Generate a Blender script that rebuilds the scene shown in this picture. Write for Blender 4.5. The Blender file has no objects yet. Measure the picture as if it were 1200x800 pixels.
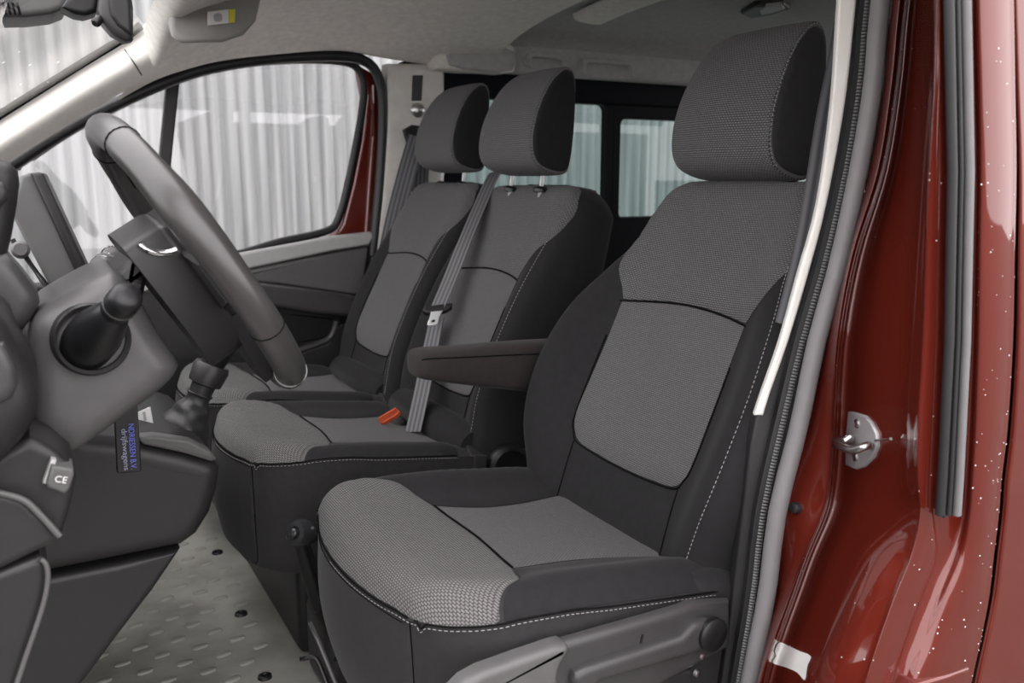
import bpy, bmesh, math, random
from mathutils import Vector as V, Matrix
from mathutils.geometry import delaunay_2d_cdt
random.seed(7)
SC = bpy.context.scene
COL = SC.collection

# ------------------------------------------------------------------ camera
# X = towards the rear of the van, Y = across towards the passenger door, Z = up; cab floor at Z = 0
EYE = V((0.0, 0.0, 0.82))
FOC = 1000.0                      # focal length in pixels of the 1200 px wide frame
YAW = math.radians(29.6)
PIT = math.radians(10.9)
cd = bpy.data.cameras.new('camera')
cd.sensor_width = 36.0
cd.lens = FOC / 1200.0 * 36.0
cd.clip_start = 0.02
cd.dof.use_dof = True
cd.dof.focus_distance = 1.15
cd.dof.aperture_fstop = 7.0
cam = bpy.data.objects.new('camera', cd)
COL.objects.link(cam)
cam.location = EYE
cam.rotation_euler = (math.pi/2 - PIT, 0, -YAW)
SC.camera = cam

# ------------------------------------------------------------------ sky
W = bpy.data.worlds.new('overcast_sky')
SC.world = W
W.use_nodes = True
nt = W.node_tree
nt.nodes.clear()
tc = nt.nodes.new('ShaderNodeTexCoord')
sep = nt.nodes.new('ShaderNodeSeparateXYZ')
ramp = nt.nodes.new('ShaderNodeValToRGB')
bg = nt.nodes.new('ShaderNodeBackground')
out = nt.nodes.new('ShaderNodeOutputWorld')
nt.links.new(tc.outputs['Generated'], sep.inputs[0])
nt.links.new(sep.outputs['Z'], ramp.inputs[0])
nt.links.new(ramp.outputs[0], bg.inputs[0])
nt.links.new(bg.outputs[0], out.inputs[0])
e = ramp.color_ramp.elements
e[0].position = 0.0; e[0].color = (1.10, 1.065, 1.08, 1)
e[1].position = 1.0; e[1].color = (1.62, 1.57, 1.60, 1)
m_ = ramp.color_ramp.elements.new(.28); m_.color = (1.12, 1.085, 1.10, 1)
bg.inputs[1].default_value = 1.35

VS = SC.view_settings
VS.view_transform = 'Standard'
VS.look = 'None'
VS.gamma = 1.0
VS.use_curve_mapping = False
VS.exposure = 1.18
SC.cycles.use_denoising = True
SC.cycles.max_bounces = 10
SC.cycles.transparent_max_bounces = 12

# ------------------------------------------------------------------ helpers
def ray(px, py):
    xc = (px-600)/FOC; yc = (py-400)/FOC
    fw = math.cos(PIT) - yc*math.sin(PIT); v = -math.sin(PIT) - yc*math.cos(PIT)
    return V((fw*math.sin(YAW)+xc*math.cos(YAW), fw*math.cos(YAW)-xc*math.sin(YAW), v))
def pt(px, py, Y=None, X=None, Z=None):
    """the place seen at a pixel, on the plane Y, X or Z (Z from the cab floor)"""
    r = ray(px, py)
    t = Y/r.y if Y is not None else X/r.x if X is not None else (Z-EYE.z)/r.z
    return EYE + r*t

def empty(name, loc, label=None, cat=None, group=None, kind=None):
    o = bpy.data.objects.new(name, None)
    o.empty_display_size = .05
    COL.objects.link(o)
    o.location = loc
    tag(o, label, cat, group, kind)
    return o
def tag(o, label=None, cat=None, group=None, kind=None):
    if label: o['label'] = label
    if cat: o['category'] = cat
    if group: o['group'] = group
    if kind: o['kind'] = kind
    return o
def origin(o):
    p = V((0, 0, 0))
    while o is not None:
        p += o.location; o = o.parent
    return p
def mesh(name, vs, fs, mat, parent=None, uv=None, smooth=True, kind=None, label=None):
    me = bpy.data.meshes.new(name)
    off = origin(parent) if parent else V((0, 0, 0))
    if parent is None:                      # a top-level mesh gets its origin at its base
        xs = [v[0] for v in vs]; ys = [v[1] for v in vs]; zs = [v[2] for v in vs]
        off = V(((min(xs)+max(xs))/2, (min(ys)+max(ys))/2, min(zs)))
    me.from_pydata([tuple(V(v)-off) for v in vs], [], fs)
    if uv:
        l = me.uv_layers.new(name='UVMap')
        for lp in me.loops: l.data[lp.index].uv = uv[lp.vertex_index]
    bm = bmesh.new(); bm.from_mesh(me)
    bmesh.ops.remove_doubles(bm, verts=bm.verts, dist=1e-6)
    if len(bm.faces): bmesh.ops.recalc_face_normals(bm, faces=bm.faces)
    bm.to_mesh(me); bm.free()
    if smooth: me.shade_smooth()
    if mat: me.materials.append(mat)
    o = bpy.data.objects.new(name, me)
    COL.objects.link(o)
    if parent: o.parent = parent
    else: o.location = off
    tag(o, label, kind=kind)
    return o
def sharp(o, deg=35):
    me = o.data
    me.set_sharp_from_angle(angle=math.radians(deg))
    return o

def cr(p0, p1, p2, p3, t):
    return .5*((2*p1) + (-p0+p2)*t + (2*p0-5*p1+4*p2-p3)*t*t + (-p0+3*p1-3*p2+p3)*t*t*t)
def spline(pts, n, closed=False):
    """Catmull-Rom through pts, n steps per span"""
    pts = [V(p) if not isinstance(p, (int, float)) else p for p in pts]
    N = len(pts); o = []
    for i in range(N if closed else N-1):
        g = (lambda k: pts[k % N]) if closed else (lambda k: pts[max(0, min(N-1, k))])
        for j in range(n): o.append(cr(g(i-1), g(i), g(i+1), g(i+2), j/n))
    if not closed: o.append(pts[-1])
    return o
def lerp_table(tab, x):
    if x <= tab[0][0]: return tab[0][1]
    for (a, b), (c, d) in zip(tab, tab[1:]):
        if x <= c: 
            t = (x-a)/(c-a); return b+(d-b)*t
    return tab[-1][1]

class Surf:
    """bicubic surface through a grid of control points rows[v][u]"""
    def __init__(s, rows, closed=True):
        s.r = [[V(p) for p in row] for row in rows]; s.c = closed
        s.K = len(rows[0]); s.N = len(rows)
    def __call__(s, u, v):
        i = math.floor(v); i = max(0, min(s.N-2, i)); t = v-i
        def row(k):
            k = max(0, min(s.N-1, k)); R = s.r[k]
            j = math.floor(u)
            if not s.c: j = max(0, min(s.K-2, j))
            f = u-j
            g = (lambda q: R[q % s.K]) if s.c else (lambda q: R[max(0, min(s.K-1, q))])
            return cr(g(j-1), g(j), g(j+1), g(j+2), f)
        return cr(row(i-1), row(i), row(i+1), row(i+2), t)
    def normal(s, u, v, e=.02):
        a = s(u+e, v)-s(u-e, v); v0 = max(0, v-e); v1 = min(s.N-1, v+e)
        b = s(u, v1)-s(u, v0)
        n = a.cross(b)
        return n.normalized() if n.length > 0 else V((0, 0, 1))
def skin(name, S, mat, parent, nu=6, nv=6, caps=(True, True), sink=0.0, uvf=None, uvg=None, **k):
    """mesh a Surf"""
    U = S.K*nu if S.c else (S.K-1)*nu+1
    Vn = (S.N-1)*nv+1
    vs = [S(i/nu, j/nv)-(S.normal(i/nu, j/nv)*sink if sink else V()) for j in range(Vn) for i in range(U)]
    fs = []
    for j in range(Vn-1):
        for i in range(U if S.c else U-1):
            i2 = (i+1) % U
            fs.append((j*U+i, j*U+i2, (j+1)*U+i2, (j+1)*U+i))
    if S.c:
        if caps[0]: fs.append(tuple(range(U))[::-1])
        if caps[1]: fs.append(tuple(range((Vn-1)*U, Vn*U)))
    uv = [uvf(p) for p in vs] if uvf else [uvg(i/nu, j/nv, S) for j in range(Vn) for i in range(U)] if uvg else None
    return mesh(name, vs, fs, mat, parent, uv, **k)

def dist_seg(p, a, b):
    ab = b-a; L = ab.length_squared
    t = 0 if L == 0 else max(0, min(1, (p-a).dot(ab)/L))
    return (p-(a+ab*t)).length
def inside(p, poly):
    c = False; n = len(poly)
    for i in range(n):
        a = poly[i]; b = poly[(i+1) % n]
        if (a.y > p.y) != (b.y > p.y) and p.x < (b.x-a.x)*(p.y-a.y)/(b.y-a.y)+a.x: c = not c
    return c
def fill2d(poly, step):
    """triangulate the inside of a closed 2D outline, with inner points; returns points, triangles, distance to the edge"""
    xs = [p.x for p in poly]; ys = [p.y for p in poly]
    n = len(poly)
    vs = [V((p.x, p.y)) for p in poly]
    y = min(ys); odd = 0
    segs = [(poly[i], poly[(i+1) % n]) for i in range(n)]
    while y < max(ys):
        x = min(xs)+(step/2 if odd else 0)
        while x < max(xs):
            p = V((x, y))
            if inside(p, poly) and min(dist_seg(p, a, b) for a, b in segs) > step*.45: vs.append(p)
            x += step
        y += step*.866; odd ^= 1
    r = delaunay_2d_cdt(vs, [], [list(range(n))], 1, 1e-7)
    P = [V(p) for p in r[0]]
    D = [min(dist_seg(p, a, b) for a, b in segs) for p in P]
    return P, [tuple(f) for f in r[2]], D
def resample(pts, step, closed=True):
    pts = [V(p) for p in pts]; o = []
    n = len(pts)
    for i in range(n if closed else n-1):
        a = pts[i]; b = pts[(i+1) % n]; L = (b-a).length
        k = max(1, round(L/step))
        for j in range(k): o.append(a+(b-a)*(j/k))
    if not closed: o.append(pts[-1])
    return o
def patch(name, S, inv, outline, mat, parent, lift=.0035, fall=.012, step=.011, uvf=None, flip=1, label=None, base=-.0004):
    """a cushioned panel on a Surf; its outline is in the seat's own plan coordinates (metres)"""
    poly = resample([V((p[0], p[1])) for p in outline], step*.6)
    P, F, D = fill2d(poly, step)
    vs = []; uv = []
    for p, d in zip(P, D):
        u, v = inv(p.x, p.y)
        q = S(u, v); n = S.normal(u, v)*flip
        h = base + (lift-base)*(1-math.exp(-(d/fall)*1.6))
        q = q+n*h
        vs.append(q); uv.append(uvf(q) if uvf else (p.x, p.y))
    return mesh(name, vs, F, mat, parent, uv, label=label)
def curve_on(S, inv, pts, lift, step=.006, flip=1, sp=6):
    o = []
    q = resample(spline([V((a, b, 0)) for a, b in pts], sp), step, False)
    for p in q:
        u, v = inv(p.x, p.y); o.append(S(u, v)+S.normal(u, v)*flip*lift)
    return o

def frame_along(path, i, closed=False):
    n = len(path)
    a = path[(i-1) % n] if closed or i > 0 else path[i]
    b = path[(i+1) % n] if closed or i < n-1 else path[i]
    t = (b-a).normalized()
    up = V((0, 0, 1)) if abs(t.z) < .9 else V((1, 0, 0))
    s = t.cross(up).normalized(); return t, s, s.cross(t).normalized()
def tube_geo(path, rad, seg=8, closed=False, flat=1.0):
    path = [V(p) for p in path]; n = len(path); vs = []; fs = []
    prev = None
    for i in range(n):
        t, s, u = frame_along(path, i, closed)
        if prev is not None:
            s = (prev - t*prev.dot(t)).normalized(); u = t.cross(s).normalized()
        prev = s
        r = rad[i] if isinstance(rad, (list, tuple)) else rad
        for k in range(seg):
            a = 2*math.pi*k/seg
            vs.append(path[i]+s*math.cos(a)*r+u*math.sin(a)*r*flat)
    for i in range(n if closed else n-1):
        j = (i+1) % n
        for k in range(seg):
            k2 = (k+1) % seg
            fs.append((i*seg+k, i*seg+k2, j*seg+k2, j*seg+k))
    if not closed:
        fs.append(tuple(range(seg))[::-1]); fs.append(tuple(range((n-1)*seg, n*seg)))
    return vs, fs
def tube(name, path, rad, mat, parent=None, seg=10, closed=False, flat=1.0, **k):
    vs, fs = tube_geo(path, rad, seg, closed, flat)
    return sharp(mesh(name, vs, fs, mat, parent, **k), 60)
def stitches(name, path, mat, parent, L=.0042, gap=.0022, r=.0007):
    """a row of little thread stitches along a path"""
    path = [V(p) for p in path]; vs = []; fs = []
    d = 0; acc = []; 
    for a, b in zip(path, path[1:]): acc.append((d, a, b)); d += (b-a).length
    def at(x):
        for s, a, b in acc:
            l = (b-a).length
            if x <= s+l: return a+(b-a)*((x-s)/l if l else 0)
        return path[-1]
    x = 0
    while x+L < d:
        v, f = tube_geo([at(x), at(x+L*.25), at(x+L*.75), at(x+L)], [r*.5, r, r, r*.5], 5)
        k = len(vs); vs += v; fs += [tuple(i+k for i in q) for q in f]
        x += L+gap
    return mesh(name, vs, fs, mat, parent, kind='stuff')
def basis(n):
    n = V(n).normalized(); up = V((0, 0, 1)) if abs(n.z) < .95 else V((1, 0, 0))
    a = up.cross(n).normalized(); return a, n.cross(a).normalized(), n
def slab(name, outline, n, depth, mat, parent=None, r=.008, seg=5, smooth_n=0, dome=0.0, shrink=False, **k):
    """a solid with the given (roughly flat) 3D outline, rounded on its front edge; n points out of the front, depth goes back"""
    n = V(n).normalized()
    pts = [V(p) for p in outline]
    if smooth_n: pts = spline(pts, smooth_n, True)
    c = sum(pts, V((0, 0, 0)))/len(pts)
    a, b, n = basis(n)
    P = [V(((p-c).dot(a), (p-c).dot(b))) for p in pts]
    H = [(p-c).dot(n) for p in pts]
    ar = sum(P[i].x*P[(i+1) % len(P)].y-P[(i+1) % len(P)].x*P[i].y for i in range(len(P)))
    if ar < 0: P.reverse(); H.reverse()
    N = len(P); nr = []
    for i in range(N):
        d1 = (P[i]-P[i-1]); d2 = (P[(i+1) % N]-P[i])
        d1 = d1.normalized() if d1.length else V((1, 0)); d2 = d2.normalized() if d2.length else d1
        n1 = V((-d1.y, d1.x)); n2 = V((-d2.y, d2.x)); m = n1+n2
        m = m.normalized() if m.length > 1e-4 else n1
        nr.append(m/max(.5, m.dot(n1)))
    vs = []; fs = []
    mean_r = sum(p.length for p in P)/N
    rings = [(0, -depth), (0, -r)]
    for q in range(1, seg+1):
        th = math.pi/2*q/seg
        rings.append((r*(1-math.cos(th)), -r*(1-math.sin(th))))
    rings.append((r*1.25, 0))
    for ins, h in rings:
        for i in range(N):
            p = P[i]*(1-ins/mean_r) if shrink else P[i]+nr[i]*ins
            vs.append(c+a*p.x+b*p.y+n*(h+H[i]))
    M = len(rings)
    for q in range(M-1):
        for i in range(N):
            j = (i+1) % N
            fs.append((q*N+i, q*N+j, (q+1)*N+j, (q+1)*N+i))
    inner = [P[i]+nr[i]*r*1.25 for i in range(N)]
    if dome:
        sz = max(max(p.x for p in P)-min(p.x for p in P), max(p.y for p in P)-min(p.y for p in P))
        Q, F, D = fill2d(inner, sz/14)
        base = (M-1)*N
        k0 = len(vs); dm = max(D) or 1
        def hh(p):
            return min(range(N), key=lambda i: (inner[i]-p).length_squared)
        for p, d in zip(Q, D):
            i = hh(p); vs.append(c+a*p.x+b*p.y+n*(H[i]+dome*math.sin(min(1, d/dm)*math.pi/2)))
        fs += [tuple(i+k0 for i in f) for f in F]
    else:
        fs.append(tuple(range((M-1)*N, M*N)))
    fs.append(tuple(range(N))[::-1])
    o = mesh(name, vs, fs, mat, parent, **k)
    return sharp(o, 50)
def box(name, c, s, mat, parent=None, r=.004, rot=None, seg=3, **k):
    """rounded box, centre c, full sizes s, rot = euler"""
    bm = bmesh.new(); bmesh.ops.create_cube(bm, size=1)
    bmesh.ops.scale(bm, vec=V(s), verts=bm.verts)
    if r: bmesh.ops.bevel(bm, geom=bm.edges[:], offset=min(r, min(s)*.49), segments=seg, profile=.5, affect='EDGES')
    if rot:
        import mathutils
        bmesh.ops.rotate(bm, cent=(0, 0, 0), matrix=mathutils.Euler(rot).to_matrix(), verts=bm.verts)
    bm.verts.index_update()
    vs = [v.co+V(c) for v in bm.verts]; fs = [tuple(v.index for v in f.verts) for f in bm.faces]
    bm.free()
    return sharp(mesh(name, vs, fs, mat, parent, **k), 40)
def lathe(name, base, axis, prof, mat, parent=None, seg=28, **k):
    """prof: (distance along the axis, radius)"""
    a, b, n = basis(axis); base = V(base); vs = []; fs = []
    for h, r in prof:
        for i in range(seg):
            t = 2*math.pi*i/seg
            vs.append(base+n*h+a*math.cos(t)*r+b*math.sin(t)*r)
    for j in range(len(prof)-1):
        for i in range(seg):
            i2 = (i+1) % seg
            fs.append((j*seg+i, j*seg+i2, (j+1)*seg+i2, (j+1)*seg+i))
    fs.append(tuple(range(seg))[::-1]); fs.append(tuple(range((len(prof)-1)*seg, len(prof)*seg)))
    return sharp(mesh(name, vs, fs, mat, parent, **k), 40)
def ribbon(name, path, width, thick, mat, parent=None, sides=None, **k):
    """a flat strap: path of centre points, sides = direction of its width (one or a list)"""
    path = [V(p) for p in path]; n = len(path); vs = []; fs = []; uv = []
    d = 0
    for i, p in enumerate(path):
        t = (path[min(n-1, i+1)]-path[max(0, i-1)]).normalized()
        w = V(sides[i] if isinstance(sides, list) else sides); w = (w-t*w.dot(t)).normalized()
        h = t.cross(w).normalized()
        if i: d += (p-path[i-1]).length
        ww = width[i] if isinstance(width, list) else width
        for sx, sy in ((-.5, -.5), (.5, -.5), (.5, .5), (-.5, .5)):
            vs.append(p+w*sx*ww+h*sy*thick); uv.append((sx*ww, d))
    for i in range(n-1):
        for q in range(4):
            q2 = (q+1) % 4
            fs.append((i*4+q, i*4+q2, (i+1)*4+q2, (i+1)*4+q))
    fs += [(3, 2, 1, 0), tuple((n-1)*4+q for q in range(4))]
    return sharp(mesh(name, vs, fs, mat, parent, uv, **k), 40)
def text(name, body, loc, right, up, size, mat, parent, fit=None):
    """raised lettering as a mesh; fit = length it should take up"""
    c = bpy.data.curves.new(name, 'FONT'); c.body = body; c.size = size; c.extrude = .0002; c.align_y = 'CENTER'
    t = bpy.data.objects.new(name, c); COL.objects.link(t)
    bpy.context.view_layer.update()
    me = bpy.data.meshes.new_from_object(t.evaluated_get(bpy.context.evaluated_depsgraph_get()))
    bpy.data.objects.remove(t)
    k = 1.0
    if fit:
        xs = [v.co.x for v in me.vertices]; k = fit/(max(xs)-min(xs))
    r = V(right).normalized(); u = V(up); u = (u-r*u.dot(r)).normalized(); n = r.cross(u)
    off = V(loc)-origin(parent)
    for v in me.vertices: v.co = off+r*v.co.x*k+u*v.co.y+n*v.co.z
    me.materials.clear(); me.materials.append(mat)
    o = bpy.data.objects.new(name, me); COL.objects.link(o); o.parent = parent
    return o

# ------------------------------------------------------------------ materials
def bsdf(name, col, rough=.5, metal=0.0, coat=0.0, spec=.5, coat_rough=.03, sheen=0):
    m = bpy.data.materials.new(name); m.use_nodes = True
    b = m.node_tree.nodes['Principled BSDF']
    b.inputs['Base Color'].default_value = (*col, 1)
    b.inputs['Roughness'].default_value = rough
    b.inputs['Metallic'].default_value = metal
    b.inputs['Coat Weight'].default_value = coat
    b.inputs['Coat Roughness'].default_value = coat_rough
    b.inputs['Coat IOR'].default_value = 1.65
    b.inputs['Specular IOR Level'].default_value = spec
    if sheen:
        b.inputs['Sheen Weight'].default_value = sheen; b.inputs['Sheen Roughness'].default_value = .4
    return m, m.node_tree, b
def grain(m, nt, b, scale, strength, dist=.0006, col_var=0.0, col=None, detail=3):
    """fine moulded grain (bump) and slight colour variation"""
    t = nt.nodes.new('ShaderNodeTexCoord')
    n = nt.nodes.new('ShaderNodeTexNoise'); n.inputs['Scale'].default_value = scale; n.inputs['Detail'].default_value = detail
    nt.links.new(t.outputs['Object'], n.inputs['Vector'])
    u = nt.nodes.new('ShaderNodeBump'); u.inputs['Strength'].default_value = strength; u.inputs['Distance'].default_value = dist
    nt.links.new(n.outputs[0], u.inputs['Height']); nt.links.new(u.outputs[0], b.inputs['Normal'])
    if col_var and col:
        r = nt.nodes.new('ShaderNodeValToRGB')
        r.color_ramp.elements[0].position = .3; r.color_ramp.elements[1].position = .7
        r.color_ramp.elements[0].color = (*[c*(1-col_var) for c in col], 1)
        r.color_ramp.elements[1].color = (*[c*(1+col_var) for c in col], 1)
        n2 = nt.nodes.new('ShaderNodeTexNoise'); n2.inputs['Scale'].default_value = scale*.06; n2.inputs['Detail'].default_value = 4
        nt.links.new(t.outputs['Object'], n2.inputs['Vector'])
        nt.links.new(n2.outputs[0], r.inputs[0]); nt.links.new(r.outputs[0], b.inputs['Base Color'])
    return m
def plastic(name, col, rough=.48, scale=900, strength=.25, spec=.45):
    m, nt, b = bsdf(name, col, rough, spec=spec)
    return grain(m, nt, b, scale, strength, .0005, .05, col)
def woven(name, light, dark, w=.0072, h=.0044, mortar=.0011, offset=.5, bump=.6):
    """cloth woven in rows of little dashes; UV in metres"""
    m, nt, b = bsdf(name, light, .9, spec=.15, sheen=.06)
    t = nt.nodes.new('ShaderNodeTexCoord')
    br = nt.nodes.new('ShaderNodeTexBrick')
    br.inputs['Scale'].default_value = 1.0
    br.inputs['Brick Width'].default_value = w; br.inputs['Row Height'].default_value = h
    br.inputs['Mortar Size'].default_value = mortar; br.inputs['Mortar Smooth'].default_value = .6
    br.offset = offset
    br.inputs['Color1'].default_value = (*light, 1); br.inputs['Color2'].default_value = (*[c*.86 for c in light], 1)
    br.inputs['Mortar'].default_value = (*dark, 1)
    nt.links.new(t.outputs['UV'], br.inputs['Vector'])
    nt.links.new(br.outputs['Color'], b.inputs['Base Color'])
    inv = nt.nodes.new('ShaderNodeMath'); inv.operation = 'SUBTRACT'; inv.inputs[0].default_value = 1
    nt.links.new(br.outputs['Fac'], inv.inputs[1])
    u = nt.nodes.new('ShaderNodeBump'); u.inputs['Strength'].default_value = bump; u.inputs['Distance'].default_value = .001
    nt.links.new(inv.outputs[0], u.inputs['Height']); nt.links.new(u.outputs[0], b.inputs['Normal'])
    return m
def cloth(name, col, scale=1400):
    m, nt, b = bsdf(name, col, .92, spec=.12, sheen=.08)
    return grain(m, nt, b, scale, .35, .0006, .08, col)
def glass(name, tint, refl=.10):
    m = bpy.data.materials.new(name); m.use_nodes = True; nt = m.node_tree; nt.nodes.clear()
    o = nt.nodes.new('ShaderNodeOutputMaterial'); mx = nt.nodes.new('ShaderNodeMixShader')
    tr = nt.nodes.new('ShaderNodeBsdfTransparent'); gl = nt.nodes.new('ShaderNodeBsdfGlossy')
    tr.inputs[0].default_value = (*tint, 1); gl.inputs['Roughness'].default_value = .02
    lw = nt.nodes.new('ShaderNodeLayerWeight'); pw = nt.nodes.new('ShaderNodeMath'); pw.operation = 'POWER'; pw.inputs[1].default_value = 5
    ma = nt.nodes.new('ShaderNodeMath'); ma.operation = 'MULTIPLY_ADD'; ma.inputs[1].default_value = .9; ma.inputs[2].default_value = .05
    lw.inputs[0].default_value = .5
    nt.links.new(lw.outputs['Facing'], pw.inputs[0]); nt.links.new(pw.outputs[0], ma.inputs[0]); nt.links.new(ma.outputs[0], mx.inputs[0]); nt.links.new(tr.outputs[0], mx.inputs[1]); nt.links.new(gl.outputs[0], mx.inputs[2])
    nt.links.new(mx.outputs[0], o.inputs[0])
    return m

M = {}
M['dark_cloth'] = cloth('dark_seat_cloth', (.022, .0215, .0225))
M['side_cloth'] = cloth('charcoal_seat_cloth', (.034, .033, .034))
M['top_weave'] = woven('grey_dashed_weave', (.17, .166, .168), (.045, .044, .046), w=.0052, h=.0030, mortar=.0007)
M['insert_weave'] = woven('mid_grey_dashed_weave', (.16, .157, .158), (.06, .059, .06), w=.0044, h=.0028, mortar=.0006)
M['seat_weave'] = woven('light_grey_pebble_weave', (.20, .193, .19), (.06, .058, .058), w=.0048, h=.0038, mortar=.0009)
M['thread'] = bsdf('pale_thread', (.34, .335, .335), .8)[0]
M['seam'] = bsdf('dark_seam', (.010, .010, .010), .95, spec=0)[0]
M['black'] = plastic('black_plastic', (.009, .009, .010), .38)
M['soft_black'] = plastic('soft_black_plastic', (.016, .0155, .016), .45)
M['dark_plastic'] = plastic('dark_grey_plastic', (.022, .0212, .022), .40)
M['grey_plastic'] = plastic('grey_plastic', (.046, .044, .045), .36)
M['column_plastic'] = plastic('column_grey_plastic', (.085, .081, .083), .36)
M['mid_plastic'] = plastic('mid_grey_plastic', (.10, .097, .097), .38)
M['light_grey'] = plastic('light_grey_plastic', (.42, .415, .41), .4)
M['leather'] = plastic('smooth_wheel_leather', (.044, .041, .041), .30, 1500, .2, .8)
M['beige'] = plastic('beige_trim', (.74, .72, .675), .45, 600, .2)
M['liner'] = cloth('beige_headliner_cloth', (.84, .815, .765), 900)
M['rear_liner'] = cloth('grey_headliner_cloth', (.46, .455, .44), 900)
M['visor'] = plastic('visor_vinyl', (.27, .265, .25), .6, 700, .3)
M['steel'] = bsdf('brushed_steel', (.55, .54, .54), .32, 1.0)[0]
M['zinc'] = bsdf('zinc_plate', (.50, .49, .50), .5, .55)[0]
M['chrome'] = bsdf('chrome', (.8, .8, .8), .08, 1.0)[0]
M['rubber'] = bsdf('black_rubber', (.016, .016, .017), .45)[0]
M['rib_grey'] = plastic('grey_seal_rib', (.13, .127, .127), .5)
M['grey_rubber'] = plastic('grey_door_rubber', (.17, .165, .166), .5, 800, .2)
M['webbing'] = None
m, nt_, b_ = bsdf('belt_webbing', (.05, .05, .055), .6)
t_ = nt_.nodes.new('ShaderNodeTexCoord'); w_ = nt_.nodes.new('ShaderNodeTexWave'); w_.inputs['Scale'].default_value = 28; w_.bands_direction = 'X'
r_ = nt_.nodes.new('ShaderNodeValToRGB'); r_.color_ramp.elements[0].color = (.045, .045, .05, 1); r_.color_ramp.elements[1].color = (.14, .14, .15, 1)
nt_.links.new(t_.outputs['UV'], w_.inputs['Vector']); nt_.links.new(w_.outputs[0], r_.inputs[0]); nt_.links.new(r_.outputs[0], b_.inputs['Base Color'])
M['webbing'] = m
M['orange'] = bsdf('orange_button', (.75, .13, .05), .4)[0]
M['white'] = bsdf('white_paper', (.75, .75, .73), .7)[0]
M['yellow'] = bsdf('yellow_print', (.7, .65, .05), .6)[0]
M['print_grey'] = bsdf('grey_print', (.35, .35, .35), .7)[0]
M['blue_print'] = bsdf('blue_print', (.16, .19, .75), .5)[0]
M['silver_print'] = bsdf('silver_print', (.35, .37, .5), .5)[0]
M['glass'] = glass('clear_window_glass', (.95, .95, .95))
M['tint_glass'] = glass('green_tinted_window_glass', (.34, .44, .425))
M['water'] = bsdf('water_drop', (.9, .9, .9), .05, 0.0, 1.0)[0]
# metallic red paint with a clear coat
m, nt_, b_ = bsdf('red_metallic_paint', (.235, .032, .022), .42, .35, 1.0, spec=.0)
M['red'] = m
t_ = nt_.nodes.new('ShaderNodeTexCoord'); n_ = nt_.nodes.new('ShaderNodeTexNoise'); n_.inputs['Scale'].default_value = 2500
r_ = nt_.nodes.new('ShaderNodeValToRGB'); r_.color_ramp.elements[0].color = (.105, .0125, .007, 1); r_.color_ramp.elements[1].color = (.155, .020, .012, 1)
nt_.links.new(t_.outputs['Object'], n_.inputs['Vector']); nt_.links.new(n_.outputs[0], r_.inputs[0]); nt_.links.new(r_.outputs[0], b_.inputs['Base Color'])
# rubber floor: fine ribs, a little dirt
m, nt_, b_ = bsdf('grey_rubber_mat', (.2, .2, .185), .75)
M['floor'] = m
t_ = nt_.nodes.new('ShaderNodeTexCoord')
w_ = nt_.nodes.new('ShaderNodeTexWave'); w_.inputs['Scale'].default_value = 60; w_.bands_direction = 'Y'
u_ = nt_.nodes.new('ShaderNodeBump'); u_.inputs['Strength'].default_value = .5; u_.inputs['Distance'].default_value = .001
n_ = nt_.nodes.new('ShaderNodeTexNoise'); n_.inputs['Scale'].default_value = 9; n_.inputs['Detail'].default_value = 8
r_ = nt_.nodes.new('ShaderNodeValToRGB'); r_.color_ramp.elements[0].position = .35; r_.color_ramp.elements[1].position = .65
r_.color_ramp.elements[0].color = (.21, .206, .182, 1); r_.color_ramp.elements[1].color = (.33, .325, .29, 1)
nt_.links.new(t_.outputs['Object'], w_.inputs['Vector']); nt_.links.new(w_.outputs[0], u_.inputs['Height']); nt_.links.new(u_.outputs[0], b_.inputs['Normal'])
nt_.links.new(t_.outputs['Object'], n_.inputs['Vector']); nt_.links.new(n_.outputs[0], r_.inputs[0]); nt_.links.new(r_.outputs[0], b_.inputs['Base Color'])
# pale corrugated sheet with streaks running down
m, nt_, b_ = bsdf('pale_corrugated_sheet', (.66, .69, .69), .5)
M['sheet'] = m
t_ = nt_.nodes.new('ShaderNodeTexCoord'); mp = nt_.nodes.new('ShaderNodeMapping'); mp.inputs['Scale'].default_value = (5, 1, .12)
n_ = nt_.nodes.new('ShaderNodeTexNoise'); n_.inputs['Scale'].default_value = 6; n_.inputs['Detail'].default_value = 6
r_ = nt_.nodes.new('ShaderNodeValToRGB'); r_.color_ramp.elements[0].position = .35; r_.color_ramp.elements[1].position = .65
r_.color_ramp.elements[0].color = (.20, .21, .214, 1); r_.color_ramp.elements[1].color = (.335, .343, .342, 1)
nt_.links.new(t_.outputs['Object'], mp.inputs[0]); nt_.links.new(mp.outputs[0], n_.inputs['Vector']); nt_.links.new(n_.outputs[0], r_.inputs[0]); nt_.links.new(r_.outputs[0], b_.inputs['Base Color'])
m, nt_, b_ = bsdf('grey_asphalt', (.12, .12, .12), .9)
M['bounce_slab'] = grain(*bsdf('pale_bounce_surface', (.45, .44, .42), .85), 40, .4, .004, .1, (.45, .44, .42))
M['window_black'] = bsdf('black_window_surround', (.005, .006, .009), .6, spec=.12)[0]
M['asphalt'] = grain(m, nt_, b_, 60, .6, .01, .2, (.085, .078, .072))
PI = math.pi
def z(r): return r+.82          # heights measured from the camera, turned into heights over the cab floor
def PL(pts, Y): return [pt(x, y, Y=Y) for x, y in pts]
def plate(name, px, Y, depth, mat, parent=None, r=.004, n=(0, -1, 0), sm=0, dome=0, **k):
    """a solid whose outline is known at distance Y across the van"""
    return slab(name, PL(px, Y), n, depth, mat, parent, r=r, smooth_n=sm, dome=dome, **k)
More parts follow.
